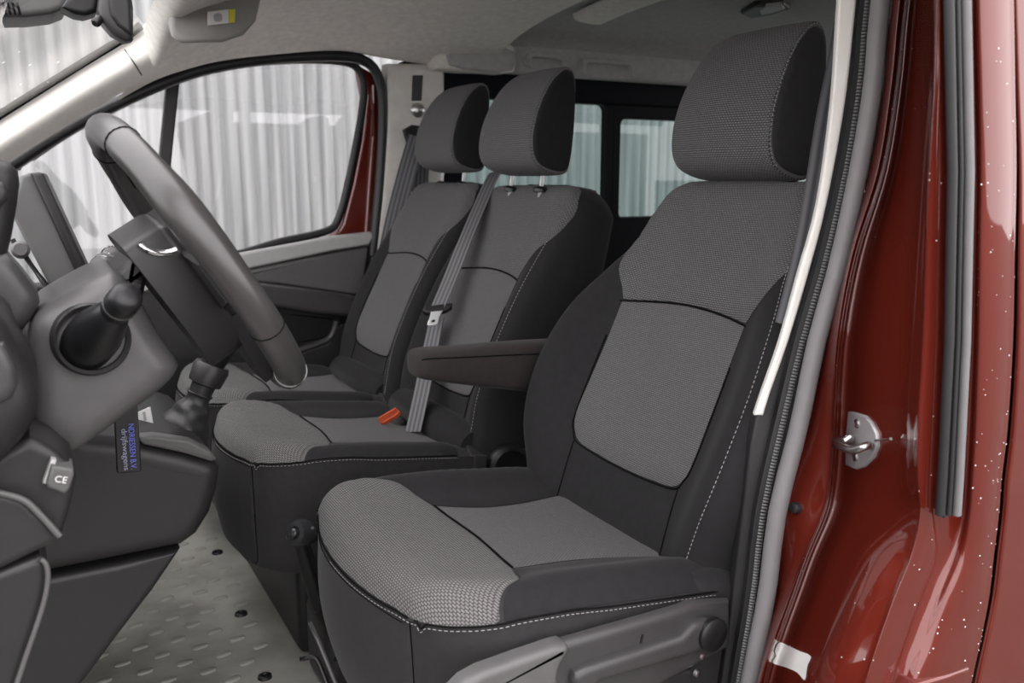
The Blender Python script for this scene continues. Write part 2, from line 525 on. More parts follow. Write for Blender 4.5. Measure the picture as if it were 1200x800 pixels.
def ring(name, outer, inner, n, depth, mat, parent=None, **k):
    """a frame: flat ring between two outlines of equal count, with thickness"""
    n = V(n).normalized(); N = len(outer)
    vs = [V(p) for p in outer]+[V(p) for p in inner]+[V(p)-n*depth for p in outer]+[V(p)-n*depth for p in inner]
    fs = []
    for i in range(N):
        j = (i+1) % N
        fs += [(i, j, N+j, N+i), (2*N+i, 2*N+j, 3*N+j, 3*N+i), (i, j, 2*N+j, 2*N+i), (N+i, N+j, 3*N+j, 3*N+i)]
    return mesh(name, vs, fs, mat, parent, smooth=False, **k)
def rrect(x0, x1, z0, z1, r, Y, n=5):
    o = []
    for cx, cz, a0 in ((x1-r, z1-r, 0), (x0+r, z1-r, 90), (x0+r, z0+r, 180), (x1-r, z0+r, 270)):
        for i in range(n+1):
            a = math.radians(a0+90*i/n); o.append(V((cx+r*math.cos(a), Y, cz+r*math.sin(a))))
    return o

# ------------------------------------------------------------------ outside: ground and the corrugated wall
tag(mesh('ground', [(-14, -14, -.56), (26, -14, -.56), (26, 20, -.56), (-14, 20, -.56)], [(0, 1, 2, 3)], M['asphalt'], smooth=False), kind='structure')
box('bounce_slab', (5, 3.9, -.56), (24, 2.4, .03), M['bounce_slab'], None, r=0); tag(bpy.data.objects['bounce_slab'], kind='structure')  # pale slab beyond the van, added unseen to bounce light up to the ceiling
wo = empty('wall_outside', (5, 5.0, -.56), kind='structure')
per = .078
for s in range(24):
    x0 = -4.2+s*per*10; n = 101; vs = []; fs = []
    dy = .006*(s % 2)
    for i in range(n):
        x = x0+per*10*i/(n-1)*1.01; y = 5.0-.030*abs(math.sin(PI*x/per))**.7+dy
        vs += [(x, y, -.56), (x, y, 4.6)]
    for i in range(n-1): fs.append((2*i, 2*i+2, 2*i+3, 2*i+1))
    mesh('corrugated_sheet', vs, fs, M['sheet'], wo)

# ------------------------------------------------------------------ cab floor
fl = empty('floor', (1.2, 1.45, 0), kind='structure')
box('rubber_mat', (1.25, 1.45, -.02), (4.0, 1.8, .04), M['floor'], fl, r=0)
v1 = V((.0305, -.0455, 0)); v2 = V((-.0325, -.0405, 0)); b0 = V((.177, 1.697, 0))
def bump_proto():
    vs = []; fs = []; K = 12
    for h, s in ((0, 1), (.0020, .92), (.0028, .7)):
        for i in range(K):
            a = 2*PI*i/K
            x = math.cos(a)*.0075*s+(.0065 if math.cos(a) >= 0 else -.0065); y = math.sin(a)*.0075*s
            vs.append(V((x, y, h)))
    for j in range(2):
        for i in range(K): fs.append((j*K+i, j*K+(i+1) % K, (j+1)*K+(i+1) % K, (j+1)*K+i))
    fs.append(tuple(range(2*K, 3*K)))
    return vs, fs
vs, fs = bump_proto()
bp = mesh('tread_bump', vs, fs, M['floor'], None)
bp.location = (0, 0, 0)
cnt = 0
for i in range(-7, 8):
    for j in range(-7, 8):
        p = b0+v1*i+v2*j
        if not (-.02 < p.x < .325 and 1.0 < p.y < 1.98): continue
        if min((p-V(q)).length for q in ((.307, 1.866, 0), (.292, 1.562, 0), (.28, 1.328, 0))) < .03: continue
        o = bp if cnt == 0 else bp.copy()
        if cnt: COL.objects.link(o)
        o.parent = fl; o.location = p-fl.location; o.rotation_euler = (0, 0, .12); cnt += 1
for q in ((.307, 1.866, 0), (.292, 1.562, 0), (.28, 1.328, 0)):
    o = lathe('floor_screw', q, (0, 0, 1), [(0, .012), (.004, .011), (.005, .007), (.002, .006), (.002, .001)], M['black'], fl, 16)

# ------------------------------------------------------------------ ceiling
far = [pt(x, y, Y=2.25) for x, y in ((140, 115), (180, 95), (210, 84), (260, 71), (330, 63), (400, 59), (455, 68), (515, 76), (575, 76))]
rows = []
for p in far:
    k = 1
    rows.append([V((p.x, 2.33, p.z+.015)), p, V((p.x, 2.19, p.z+.025*k)), V((p.x, 2.05, p.z+.065*k)), V((p.x, 1.8, p.z+.095*k)), V((p.x, 1.44, p.z+.11*k)), V((p.x, .95, p.z+.085*k)), V((p.x, .62, p.z+.02))])
rows[0] = [V((far[0].x, 2.33, far[0].z+.015)), far[0], V((.275, 2.19, z(.268))), V((.272, 2.11, z(.322))), V((.26, 1.8, z(.345))), V((.245, 1.44, z(.35))), V((.25, .95, z(.34))), V((.28, .62, z(.30)))]
rows[0][0] = V((far[0].x, 2.255, far[0].z))
ce = empty('ceiling', (.7, 1.44, z(.45)), kind='structure')
skin('cab_headliner', Surf(rows, False), M['liner'], ce, nu=5, nv=4)
xe = far[-1].x
rows = []
for x, dz in ((xe-.01, -.004), (xe+.012, .018), (xe+.05, .022), (xe+.8, .02), (3.3, .0)):
    rows.append([V((x, yy, far[-1].z+hh+dz)) for yy, hh in ((2.24, -.005), (2.18, .05), (2.05, .085), (1.8, .105), (1.44, .115), (.95, .09), (.62, .02))])
skin('rear_headliner', Surf(rows, False), M['rear_liner'], ce, nu=5, nv=4)
# the roof cross member seen as a paler strip behind the cab headliner
rows = []
for x, dz in ((xe+.10, .022), (xe+.115, .005), (xe+.19, .002), (xe+.21, .022)):
    rows.append([V((x, yy, far[-1].z+hh+dz-.006)) for yy, hh in ((1.98, .09), (1.8, .105), (1.44, .115), (.95, .09), (.62, .02))])
skin('cross_panel', Surf(rows, False), M['liner'], ce, nu=4, nv=3)
skin('roof_skin', Surf([[V((x, yy, z(h))) for yy, h in ((2.43, .345), (2.3, .43), (1.44, .52), (.6, .43), (.46, .30))] for x in (.34, 1.2, 3.4)], False), M['red'], ce, nu=4, nv=2)
# ------------------------------------------------------------------ far front pillar trim
Wl = [(-80, 186), (-20, 149), (50, 105), (100, 74), (145, 47), (175, 24)]
Dl = [(-80, 248), (-20, 208), (55, 160), (110, 126), (160, 98), (205, 82)]
rows = []
for (a, b), (c, d) in zip(Wl, Dl):
    A = pt(a, b, Y=2.20); D = pt(c, d, Y=2.215)
    rows.append([A, A*.72+D*.28+V((.008, -.020, .010)), A*.38+D*.62+V((.008, -.036, .004)), D, D+V((0, .03, 0))])
ap = empty('trim_1', rows[2][2], kind='structure')
skin('pillar_cover', Surf(rows, False), M['beige'], ap, nu=6, nv=5)
tube('pillar_joint', [pt(146, 58, Y=2.172), pt(156, 72, Y=2.166), pt(166, 88, Y=2.178)], .0018, M['grey_plastic'], ap, 6)
# ------------------------------------------------------------------ windscreen
a0 = pt(-80, 186, Y=2.21); a1 = pt(145, 47, Y=2.21); dr = (a1-a0)
lo = a0-dr*1.2; hi = a1+dr*.10
wsg = empty('window_4', (lo.x, 1.44, lo.z), kind='structure')
rows = []
for t in (0, .33, .66, 1):
    p = lo+(hi-lo)*t
    rows.append([V((p.x-(1-((y-1.44)/.72)**2)*.10, y, p.z)) for y in (2.22, 1.85, 1.44, 1.05, .68)])
S_ws = Surf(rows, False)
skin('pane', S_ws, M['glass'], wsg, nu=4, nv=3)
tube('pane_edge', [pt(a, b, Y=2.185) for a, b in ((-80, 184), (-20, 147), (50, 103), (100, 72), (145, 45), (165, 30))], .009, M['seam'], wsg, 8)
# raindrops on the windscreen
dv = []; df = []
for k in range(46):
    u = random.uniform(.2, 1.9); v = random.uniform(1.6, 2.95)
    q = S_ws(u, v); n = S_ws.normal(u, v); n = n if n.x < 0 else -n
    r = random.uniform(.0012, .0034); b = len(dv); a_, c_, n_ = basis(n)
    for h, s in ((0, 1), (.35, .8), (.5, .3)):
        for i in range(8):
            t = 2*PI*i/8; dv.append(q+n_*h*r+(a_*math.cos(t)+c_*math.sin(t))*r*s)
    for j in range(2):
        for i in range(8): df.append((b+j*8+i, b+j*8+(i+1) % 8, b+(j+1)*8+(i+1) % 8, b+(j+1)*8+i))
    df.append(tuple(range(b+16, b+24)))
mesh('raindrops', dv, df, M['water'], wsg, kind='stuff')

# ------------------------------------------------------------------ far front door (passenger side)
d1 = empty('door_1', pt(330, 470, Y=2.3), kind='structure')
tube('door_seal', spline(PL([(-60, 240), (0, 203), (60, 164), (120, 130), (200, 94), (260, 77), (330, 68), (400, 66), (430, 73), (444, 92), (449, 125), (447, 190), (441, 260), (433, 330), (425, 400), (418, 460)], 2.275), 5), .0145, M['rubber'], d1, 8)
glp = [(20, 195), (100, 142), (190, 98), (265, 77), (340, 70), (400, 72), (421, 83), (427, 108), (421, 150), (409, 210), (397, 255), (382, 271), (330, 283), (283, 297), (180, 325), (60, 350), (0, 330), (-20, 225)]
tube('glass_seal', spline(PL(glp, 2.315), 4, True), .011, M['rubber'], d1, 8, True)
wn = empty('window_1', pt(250, 320, Y=2.33), kind='structure')
plate('pane', glp, 2.335, .004, M['glass'], wn, r=.001)
plate('divider_bar', [(196, 88), (212, 84), (201, 190), (194, 320), (178, 320), (186, 190)], 2.33, .02, M['dark_plastic'], d1, r=.004)
plate('window_frame', [(424, 78), (438, 86), (445, 110), (446, 150), (443, 210), (437, 276), (392, 278), (402, 262), (414, 215), (424, 165), (430, 112)], 2.305, .06, M['red'], d1, r=.008)
tube('frame_crease', PL([(437, 100), (437, 160), (433, 215), (429, 275)], 2.30), .006, M['red'], d1, 8)
plate('door_card', [(-60, 345), (120, 325), (283, 300), (437, 274), (431, 330), (421, 372), (414, 420), (405, 468), (300, 520), (-60, 520)], 2.275, .05, M['dark_plastic'], d1, r=.008)
plate('belt_rail', [(60, 346), (180, 318), (283, 297), (390, 277), (436, 272), (438, 278), (433, 287), (390, 294), (283, 317), (180, 340), (60, 364)], 2.265, .03, M['light_grey'], d1, r=.007)
plate('upper_panel', [(200, 340), (283, 319), (360, 303), (431, 290), (428, 322), (422, 346), (380, 340), (330, 333), (283, 328), (200, 345)], 2.262, .03, M['mid_plastic'], d1, r=.006)
plate('arm_rest', [(200, 332), (310, 333), (360, 339), (421, 348), (420, 360), (415, 372), (370, 368), (320, 360), (200, 348)], 2.20, .07, M['grey_plastic'], d1, r=.012)
plate('pull_recess', [(310, 365), (398, 374), (396, 388), (388, 395), (350, 402), (300, 405)], 2.268, .02, M['black'], d1, r=.004)
tube('pocket_rim', spline(PL([(300, 425), (345, 412), (380, 400), (390, 390), (394, 376)], 2.255), 5), .010, M['grey_plastic'], d1, 8)
plate('pocket_front', [(290, 432), (345, 416), (384, 402), (398, 380), (410, 376), (405, 440), (390, 475), (290, 500)], 2.25, .02, M['dark_plastic'], d1, r=.006)

# ------------------------------------------------------------------ far pillar, far rear side and its windows
bpil = empty('trim_2', pt(470, 470, Y=2.28), kind='structure')
plate('pillar_cover', [(455, 74), (522, 74), (522, 230), (505, 330), (470, 500), (408, 500), (424, 410), (436, 320), (446, 230), (452, 150)], 2.262, .05, M['beige'], bpil, r=.014)
plate('belt_slot', [(484, 88), (496, 88), (494, 118), (483, 118)], 2.2585, .004, M['grey_plastic'], bpil, r=.001)
plate('pillar_foot', [(436, 300), (470, 300), (460, 470), (440, 560), (400, 560), (412, 450)], 2.245, .05, M['black'], bpil, r=.01)
wr = empty('wall_right', (2.0, 2.29, 0), kind='structure')
box('lower_lining', (2.15, 2.31, (z(-.13))/2), (2.4, .06, z(-.13)), M['window_black'], wr, r=.01)
box('top_rail', (2.15, 2.30, z(.27)), (2.4, .05, .09), M['window_black'], wr, r=.008)
box('outer_skin', (1.5, 2.43, -.02), (4.6, .03, .96), M['red'], wr, r=0)
for nme, x0, x1, z0, z1, xa, xb in (('window_2', 1.13, 1.645, -.14, .225, 1.05, 1.672), ('window_3', 1.70, 2.62, -.135, .185, 1.674, 3.35)):
    w = empty(nme, ((x0+x1)/2, 2.31, z(z0)), kind='structure')
    inn = rrect(x0, x1, z(z0), z(z1), .022, 2.285)
    outp = rrect(xa, xb, z(z0)-.01, z(.30), .001, 2.285)
    ring('frame', outp, inn, (0, -1, 0), .03, M['window_black'], w)
    mesh('pane', [V((x0-.01, 2.305, z(z0)-.01)), V((x1+.01, 2.305, z(z0)-.01)), V((x1+.01, 2.305, z(z1)+.01)), V((x0-.01, 2.305, z(z1)+.01))], [(0, 1, 2, 3)], M['tint_glass'], w, smooth=False)
# roof side lining over the rear windows, with the pillar top cover
box('roof_side_lining', (2.3, 2.235, z(.335)), (2.2, .06, .085), M['rear_liner'], wr, r=.02)
plate('pillar_top_cover', [(513, 62), (522, 52), (548, 44), (598, 50), (606, 62), (604, 84), (570, 84), (514, 80)], 2.20, .06, M['liner'], bpil, r=.016, sm=2, shrink=True)
plate('belt_height_cover', [(532, 54), (575, 54), (604, 60), (602, 82), (566, 83), (528, 76)], 2.19, .02, M['rear_liner'], bpil, r=.010, sm=2, shrink=True)
for i, (xa, xb, ya, yb) in enumerate(((614, 668, 58, 83), (678, 746, 65, 92))):
    g = empty('grab_handle', pt((xa+xb)/2, yb, Y=2.19), ['grey roof grab handle behind the middle head restraint', 'grey roof grab handle over the rear side window'][i], 'handle', 'roof grab handles')
    plate('handle_base', [(xa, (ya+yb)/2), (xa+8, ya+1), (xb-8, ya+4), (xb, (ya+yb)/2+3), (xb-6, yb), (xa+6, yb-3)], 2.200, .05, M['rear_liner'], g, r=.004, sm=3, shrink=True)
    tube('grip', spline(PL([(xa+6, yb-4), (xa+7, ya+9), (xa+14, ya+6), (xb-14, ya+9), (xb-7, ya+13), (xb-5, yb-2)], 2.185), 5), .008, M['rear_liner'], g, 8)
# rear end and near side of the load space
box('wall_back', (3.35, 1.44, .3), (.04, 1.9, 1.0), M['black'], None, r=0); tag(bpy.data.objects['wall_back'], kind='structure')
box('wall_front', (-.85, 1.44, .1), (.04, 2.0, 1.1), M['black'], None, r=0); tag(bpy.data.objects['wall_front'], kind='structure')

# ------------------------------------------------------------------ near side: painted pillar of the door opening (driver side)
wl = empty('wall_left', (.75, .55, 0), kind='structure')
ysc = [-160, 0, 100, 200, 300, 400, 500, 560, 600, 650, 700, 750, 800, 900]
def col(tab, Y):
    return [pt(lerp_table(tab, y), y, Y=Y) for y in ysc]
tA = [(-160, 1062), (0, 1040), (100, 1032), (200, 1014), (300, 992), (400, 964), (500, 942), (600, 918), (700, 903), (800, 884), (900, 868)]
tB = [(-160, 1078), (0, 1056), (100, 1046), (200, 1030), (300, 1000), (400, 982), (500, 976), (560, 972), (600, 965), (650, 944), (700, 926), (750, 908), (800, 893), (900, 874)]
tC = [(y, x+10) for y, x in tB]
tD = [(-160, 1094), (0, 1088), (100, 1086), (200, 1080), (300, 1074), (400, 1066), (500, 1058), (560, 1056), (600, 1050), (650, 1022), (700, 1000), (750, 980), (800, 962), (900, 940)]
tE = [(-160, 1102), (0, 1097), (100, 1094), (200, 1088), (300, 1084), (400, 1080), (500, 1074), (560, 1074), (600, 1076), (650, 1066), (700, 1046), (750, 1028), (800, 1012), (900, 985)]
tF = [(-160, 1106), (0, 1104), (200, 1107), (400, 1103), (500, 1099), (560, 1096), (600, 1095), (650, 1098), (700, 1080), (750, 1062), (800, 1046), (900, 1020)]
tG = [(-160, 1140), (0, 1138), (200, 1143), (400, 1139), (560, 1131), (600, 1128), (650, 1116), (700, 1096), (750, 1076), (800, 1058), (900, 1030)]
tG2 = [(-160, 1149), (0, 1147), (200, 1150), (400, 1147), (500, 1144), (560, 1140), (600, 1137), (650, 1130), (700, 1112), (750, 1096), (800, 1076), (900, 1045)]
tH = [(-160, 1184), (0, 1186), (200, 1189), (400, 1185), (500, 1179), (560, 1172), (600, 1169), (650, 1163), (700, 1157), (750, 1147), (800, 1136), (900, 1116)]
cols = [col(tA, .66), col(tA, .645), col([(y, x-4) for y, x in tB], .602), col(tB, .598), col(tC, .622), col([(y, (a+b)/2) for (y, a), b in zip(tC, [lerp_table(tD, q) for q, _ in tC])], .563), col(tD, .508), col(tE, .468), col([(y, x+3) for y, x in tE], .4650), col([(y, x-3) for y, x in tF], .4638), col(tF, .467), col(tG, .462), col(tG2, .452), col([(y, (lerp_table(tG2, y)+lerp_table(tH, y))/2) for y in ysc], .448), col([(y, x-3) for y, x in tH], .449), col(tH, .453), [p+V((.004, .03, 0)) for p in col(tH, .453)]]
# the recessed channel lies deeper behind its two edges
for i in range(len(ysc)):
    pass
rows = [[c[i] for c in cols] for i in range(len(ysc))]
S_red = Surf(rows, False)
o_red = skin('door_pillar', S_red, M['red'], wl, nu=5, nv=5)
from mathutils.bvhtree import BVHTree
def hit(o, px, py):
    """where the view ray of a pixel meets an object, and the outward normal there"""
    w = origin(o)
    b = BVHTree.FromPolygons([v.co+w for v in o.data.vertices], [tuple(p.vertices) for p in o.data.polygons])
    d = ray(px, py).normalized(); l, n, i, t = b.ray_cast(EYE, d)
    return l, (n if n.dot(d) < 0 else -n)
# water drops on the paint
dv = []; df = []
for k in range(150):
    u = random.uniform(11.6, 14.8) if k % 3 else random.uniform(2.5, 9); v = random.uniform(1.5, 12.5)
    q = S_red(u, v); n = S_red.normal(u, v); n = n if n.y < 0 else -n
    r = random.uniform(.0003, .0008); b = len(dv); a_, c_, n_ = basis(n)
    for h, s in ((0, 1), (.4, .8), (.55, .3)):
        for i in range(7):
            t = 2*PI*i/7; dv.append(q+n_*h*r+(a_*math.cos(t)+c_*math.sin(t))*r*s)
    for j in range(2):
        for i in range(7): df.append((b+j*7+i, b+j*7+(i+1) % 7, b+(j+1)*7+(i+1) % 7, b+(j+1)*7+i))
    df.append(tuple(range(b+14, b+21)))
mesh('water_drops', dv, df, M['water'], wl, kind='stuff')
# twin-lipped rubber strip on the corner
tm = [(-160, 1122), (0, 1121), (200, 1125), (400, 1121), (560, 1113), (605, 1110)]
yy = [-160, -80, 0, 100, 200, 300, 400, 500, 560, 603]
base = [pt(lerp_table(tm, y), y, Y=.458) for y in yy]
ribbon('strip_base', base, .0165, .006, M['rubber'], wl, sides=(.83, -.05, 0))
for dx, nm in ((-9, 'rubber_lip'), (11, 'rubber_lip')):
    tube(nm, [pt(lerp_table(tm, y)+dx, y, Y=.453) for y in yy], .0042, M['grey_rubber'] if dx > 0 else M['rubber'], wl, 8, label='lighter grey rubber lip' if dx > 0 else None)
tube('rubber_lip', [pt(lerp_table(tm, y)+1, y, Y=.452) for y in yy], .0022, M['rubber'], wl, 8)
# door striker
def on(px, py, Y, off=0): return pt(px, py, Y=Y)
sy = .557
stp = [(993, 482), (1000, 483), (1013, 487), (1020, 495), (1026, 508), (1027, 522), (1022, 536), (1012, 547), (1002, 550), (990, 545), (990, 515)]
cst, nst = hit(o_red, 1012, 515)
cst = cst+nst*.003
def face(px, py, lift=0):
    r = ray(px, py); t = ((cst-EYE).dot(nst)+lift)/r.dot(nst); return EYE+r*t
slab('striker_plate', [face(x, y) for x, y in stp], nst, .010, M['zinc'], wl, r=.0022)
for x, y in ((1005, 496), (1003, 535)):
    s_ = lathe('striker_screw', face(x, y, -.0005), nst, [(0, .0052), (.0016, .0050), (.0024, .0040), (.0012, .0026), (.0010, .0005)], M['steel'], wl, 18)
tube('striker_loop', spline([face(997, 514, -.004), face(995, 514, .012), face(981, 516, .018), face(978, 519, .020), face(990, 525, .022), face(1002, 527, .020), face(1016, 522, .012), face(1020, 521, -.004)], 4), .0042, M['steel'], wl, 10)
tube('pillar_stud', [face(1026, 516, 0), face(1044, 514, .004)], .0016, M['steel'], wl, 8)
pp = hit(o_red, 934, 595)[0]
lathe('rubber_plug', pp, hit(o_red, 934, 595)[1], [(-.002, .0066), (.005, .0066), (.0075, .0055), (.0085, .003)], M['rubber'], wl, 18)
# remains of a torn white sticker
st_px = [(913, 752), (925, 757), (938, 763), (951, 769), (947, 780), (944, 797), (935, 788), (922, 782), (905, 776), (909, 768), (907, 762)]
sticker = [V((x, y, 0)) for x, y in st_px]
P_, F_, D_ = fill2d([V((p.x, p.y)) for p in spline(sticker, 3, True)], 3.0)
vs = []
for p in P_:
    h_, n_ = hit(o_red, p.x, p.y); vs.append(h_+n_*.0007)
mesh('sticker_remains', vs, F_, M['white'], wl)
# the sliding door behind the gap, and the sill edge at the bottom
d2 = empty('door_2', (1.4, .46, -.1), kind='structure')
cs = []
for dx, Yd in ((6, .49), (6, .456), (8, .450), (30, .449)):
    cs.append([pt(lerp_table(tH, y)+dx, y, Y=Yd) for y in ysc])
cs += [[V((xx, .447, p.z)) for p in cs[-1]] for xx in (1.1, 1.6, 3.3)]
skin('outer_panel', Surf([[c[i] for c in cs] for i in range(len(ysc))], False), M['red'], d2, nu=4, nv=4)
box('inner_panel', (1.75, .52, .26), (1.7, .04, 1.1), M['black'], d2, r=0)
plate('sill_edge', [(1075, 802), (1110, 792), (1137, 783), (1134, 800), (1120, 860), (1050, 860)], .446, .03, M['red'], wl, r=.003)
box('gap_backing', (.93, .55, .45), (.03, .10, 1.5), M['black'], wl, r=0)
# weather seal of the door opening: grey bulb, stitched ridge, dark lip
tg = [(-160, 1056), (0, 1031), (100, 1022), (200, 1005), (310, 981), (400, 956), (500, 935), (600, 910), (700, 897), (800, 877), (900, 862)]
yy = list(range(-160, 901, 40))
sm = lambda tab: (lambda y: lerp_table(tab, y))
def smooth_tab(tab):
    """Catmull-Rom through a table, so long edges run without kinks"""
    q = spline([V((a, b, 0)) for a, b in tab], 8); return [(p.x, p.y) for p in q]
tg = smooth_tab(tg)
seal = empty('trim_3', pt(900, 700, Y=.65), kind='structure')
tube('seal_bulb', [pt(lerp_table(tg, y)+1, y, Y=.632) for y in yy], .0100, M['grey_rubber'], seal, 12)
tr_ = smooth_tab([(-160, 1040), (0, 1014), (100, 1005), (200, 989), (310, 964), (400, 938), (500, 914), (600, 892), (700, 880), (800, 863), (900, 850)])
rp = [pt(lerp_table(tr_, y), y, Y=.662) for y in yy]
ribbon('seal_channel', rp, .017, .014, M['rubber'], seal, sides=(.8, -.5, 0))
# the ridge: many small moulded ribs
rpath = resample(rp, .0036, False); dv = []; df = []
for p, q in zip(rpath, rpath[1:]):
    t = (q-p).normalized(); s = V((.84, -.5, 0)); s = (s-t*s.dot(t)).normalized(); u = s.cross(t)
    u = u if u.y < 0 else -u
    o = p+u*.008; b = len(dv)
    for k, (ds, dt_, du) in enumerate(((-.0034, -.0014, 0), (.0034, -.0014, 0), (.0034, .0014, 0), (-.0034, .0014, 0), (-.002, -.0007, .0022), (.002, -.0007, .0022), (.002, .0007, .0022), (-.002, .0007, .0022))):
        dv.append(o+s*ds+t*dt_+u*du)
    df += [tuple(b+i for i in f) for f in ((0, 1, 5, 4), (1, 2, 6, 5), (2, 3, 7, 6), (3, 0, 4, 7), (4, 5, 6, 7))]
mesh('ridge_ribs', dv, df, M['rib_grey'], seal, kind='stuff')
lipL = smooth_tab([(-160, 1030), (0, 1001), (120, 988), (240, 967), (320, 946), (400, 922), (490, 885), (600, 870), (700, 858), (800, 845), (900, 832)])
slab('seal_lip', [pt(lerp_table(lipL, y), y, Y=.685) for y in yy]+[pt(lerp_table(tr_, y)+2, y, Y=.67) for y in reversed(yy)], (-.5, -.85, 0), .02, M['soft_black'], seal, r=.003)
wsL = [(-80, 990), (0, 983), (120, 975), (240, 958), (320, 936), (400, 914), (460, 893), (487, 884)]
wsR = [(-80, 1012), (0, 1004), (120, 991), (240, 969), (320, 948), (400, 924), (460, 903), (489, 894)]
wsL = smooth_tab(wsL); wsR = smooth_tab(wsR)
yy2 = list(range(-80, 481, 20))+[487]
p4 = empty('trim_4', pt(940, 320, Y=.70), kind='structure')
slab('pillar_cover', [pt(lerp_table(wsL, y), y, Y=.668) for y in yy2]+[pt(lerp_table(wsR, y), y, Y=.660) for y in reversed(yy2)], (-.6, -.8, 0), .012, M['beige'], p4, r=.003)

# the driver's door, swung wide open outside the picture on the left
d3 = empty('door_3', V((-.42, .46, -.3)), kind='structure')
da = V((-.42, .46, 0)); dd = V((-.42, -.91, 0)).normalized(); dn_ = V((.91, -.42, 0)).normalized()
def dq(u, h): return da+dd*u+V((0, 0, h))
slab('outer_skin', [dq(0, -.42), dq(1.0, -.42), dq(1.03, .3), dq(1.0, z(-.12)), dq(0, z(-.2))], -dn_, .03, M['red'], d3, r=.012)
slab('door_card', [p_+dn_*.05 for p_ in (dq(.02, -.38), dq(.98, -.38), dq(1.0, .3), dq(.97, z(-.13)), dq(.02, z(-.2)))], dn_, .05, M['dark_plastic'], d3, r=.012)
tube('window_frame', [dq(.0, z(-.2))+dn_*.02, dq(.25, z(.14))+dn_*.02, dq(.5, z(.30))+dn_*.02, dq(.9, z(.33))+dn_*.02, dq(.98, z(.2))+dn_*.02, dq(1.0, z(-.13))+dn_*.02], .022, M['black'], d3, 8)
mesh('pane', [dq(.02, z(-.2)), dq(.25, z(.13)), dq(.5, z(.29)), dq(.9, z(.32)), dq(.97, z(.2)), dq(.99, z(-.13))], [(0, 1, 2, 3, 4, 5)], M['glass'], d3, smooth=False)

# roof rail and windscreen pillar over the driver's door opening, above the picture
r5 = empty('trim_5', V((-.3, .62, z(-.05))), kind='structure')
tube('roof_rail', spline([V((-.62, .62, z(-.28))), V((-.30, .62, z(-.02))), V((-.02, .62, z(.20))), V((.20, .62, z(.36))), V((.45, .60, z(.42))), V((.80, .58, z(.42))), V((1.3, .57, z(.42))), V((3.3, .57, z(.42)))], 4), .038, M['red'], r5, 12)
# ------------------------------------------------------------------ seats
REC = math.radians(25)
SH = V((math.sin(REC), 0, math.cos(REC))); NH = V((-math.cos(REC), 0, math.sin(REC))); YH = V((0, 1, 0))
TIL = math.radians(8)
PD = V((math.cos(TIL), 0, -math.sin(TIL))); UH = V((math.sin(TIL), 0, math.cos(TIL)))

def back_surf(O, wt, bolst, front=.03, thick=.115, top=.575, rc=.04):
    """wt: table s -> half width, bolst: table s -> height of the side bolsters"""
    lv = [-.10, -.03, .04, .11, .18, .25, .32, .39, .45, .50, top-.035, top-.012, top-.002, top]
    rows = []
    for k, s in enumerate(lv):
        w = lerp_table(wt, s); b = lerp_table(bolst, s); f = front; tb = thick
        # the body of the back is slim at the top
        if s > .40: q = (s-.40)/(top-.40); tb = thick*(1-.22*q); f = front-.012*q
        if s < .12: f = front-(.12-s)*.10
        e = 0
        if s > top-.04:                                   # rounded upper edge
            q = (s-(top-.04))/.04; q = min(1, q)
            e = 1-math.sqrt(max(0, 1-q*q))
        mid = (f-tb)/2
        fr = f+(mid-f)*e*.92; bk = -tb+(mid+tb)*e*.92
        w2 = w-.03*e
        c = [(0, fr), (.30, fr+.04*b), (.55, fr+.30*b), (.78, fr+.92*b), (.93, fr+.86*b-.012*(1-e)), (1.0, (fr+.6*b)*.45+bk*.55 if False else mid+.35*(fr-mid)), (.985, mid-.35*(mid-bk)), (.86, bk+.006), (.5, bk)]
        pts = [O+YH*(x*w2)+SH*s+NH*n for x, n in c]
        pts += [O+SH*s+NH*bk]
        pts += [O+YH*(-x*w2)+SH*s+NH*n for x, n in reversed(c[1:])]
        rows.append(pts)
    rows.append([O+SH*(top+.0005)+(p-O-SH*((p-O).dot(SH)))*.55+NH*0 for p in rows[-1]])
    S = Surf(rows, True)
    S.lv = lv+[top+.0005]; S.O = O
    return S
def v_of(S, s):
    L = S.lv
    for i in range(len(L)-1):
        if s <= L[i+1] or i == len(L)-2:
            lo, hi = float(i), float(i+1)
            f = lambda v: (S(0, v)-S.O).dot(S.D)
            for _ in range(24):
                m_ = (lo+hi)/2
                if f(m_) < s: lo = m_
                else: hi = m_
            return lo
def make_inv(S, D, xs):
    """plan coordinates (across, along) -> surface coordinates on the front / upper side; xs: where the control columns lie across"""
    S.D = D; cache = {}
    half = [max(abs((p-S.O).dot(YH)) for p in row) for row in S.r]
    tab = [(x, i) for i, x in enumerate(xs)]+[(xs[-1]+.2, len(xs)+2)]
    def inv(a, s):
        k = round(s, 5)
        if k not in cache:
            v = v_of(S, s); i = min(len(half)-2, int(v))
            g = lambda q: half[max(0, min(len(half)-1, q))]
            cache[k] = (v, cr(g(i-1), g(i), g(i+1), g(i+2), v-i))
        v, w = cache[k]
        u = lerp_table(tab, abs(a)/w)
        return (u if a >= 0 else -u), v
    return inv
def sgn(S, N):
    """which way the surface normal points on the front"""
    return 1 if S.normal(0, 3.5).dot(N) > 0 else -1
def P2(pts, n=5): return [(p.x, p.y) for p in spline([V((a, b, 0)) for a, b in pts], n, False)]

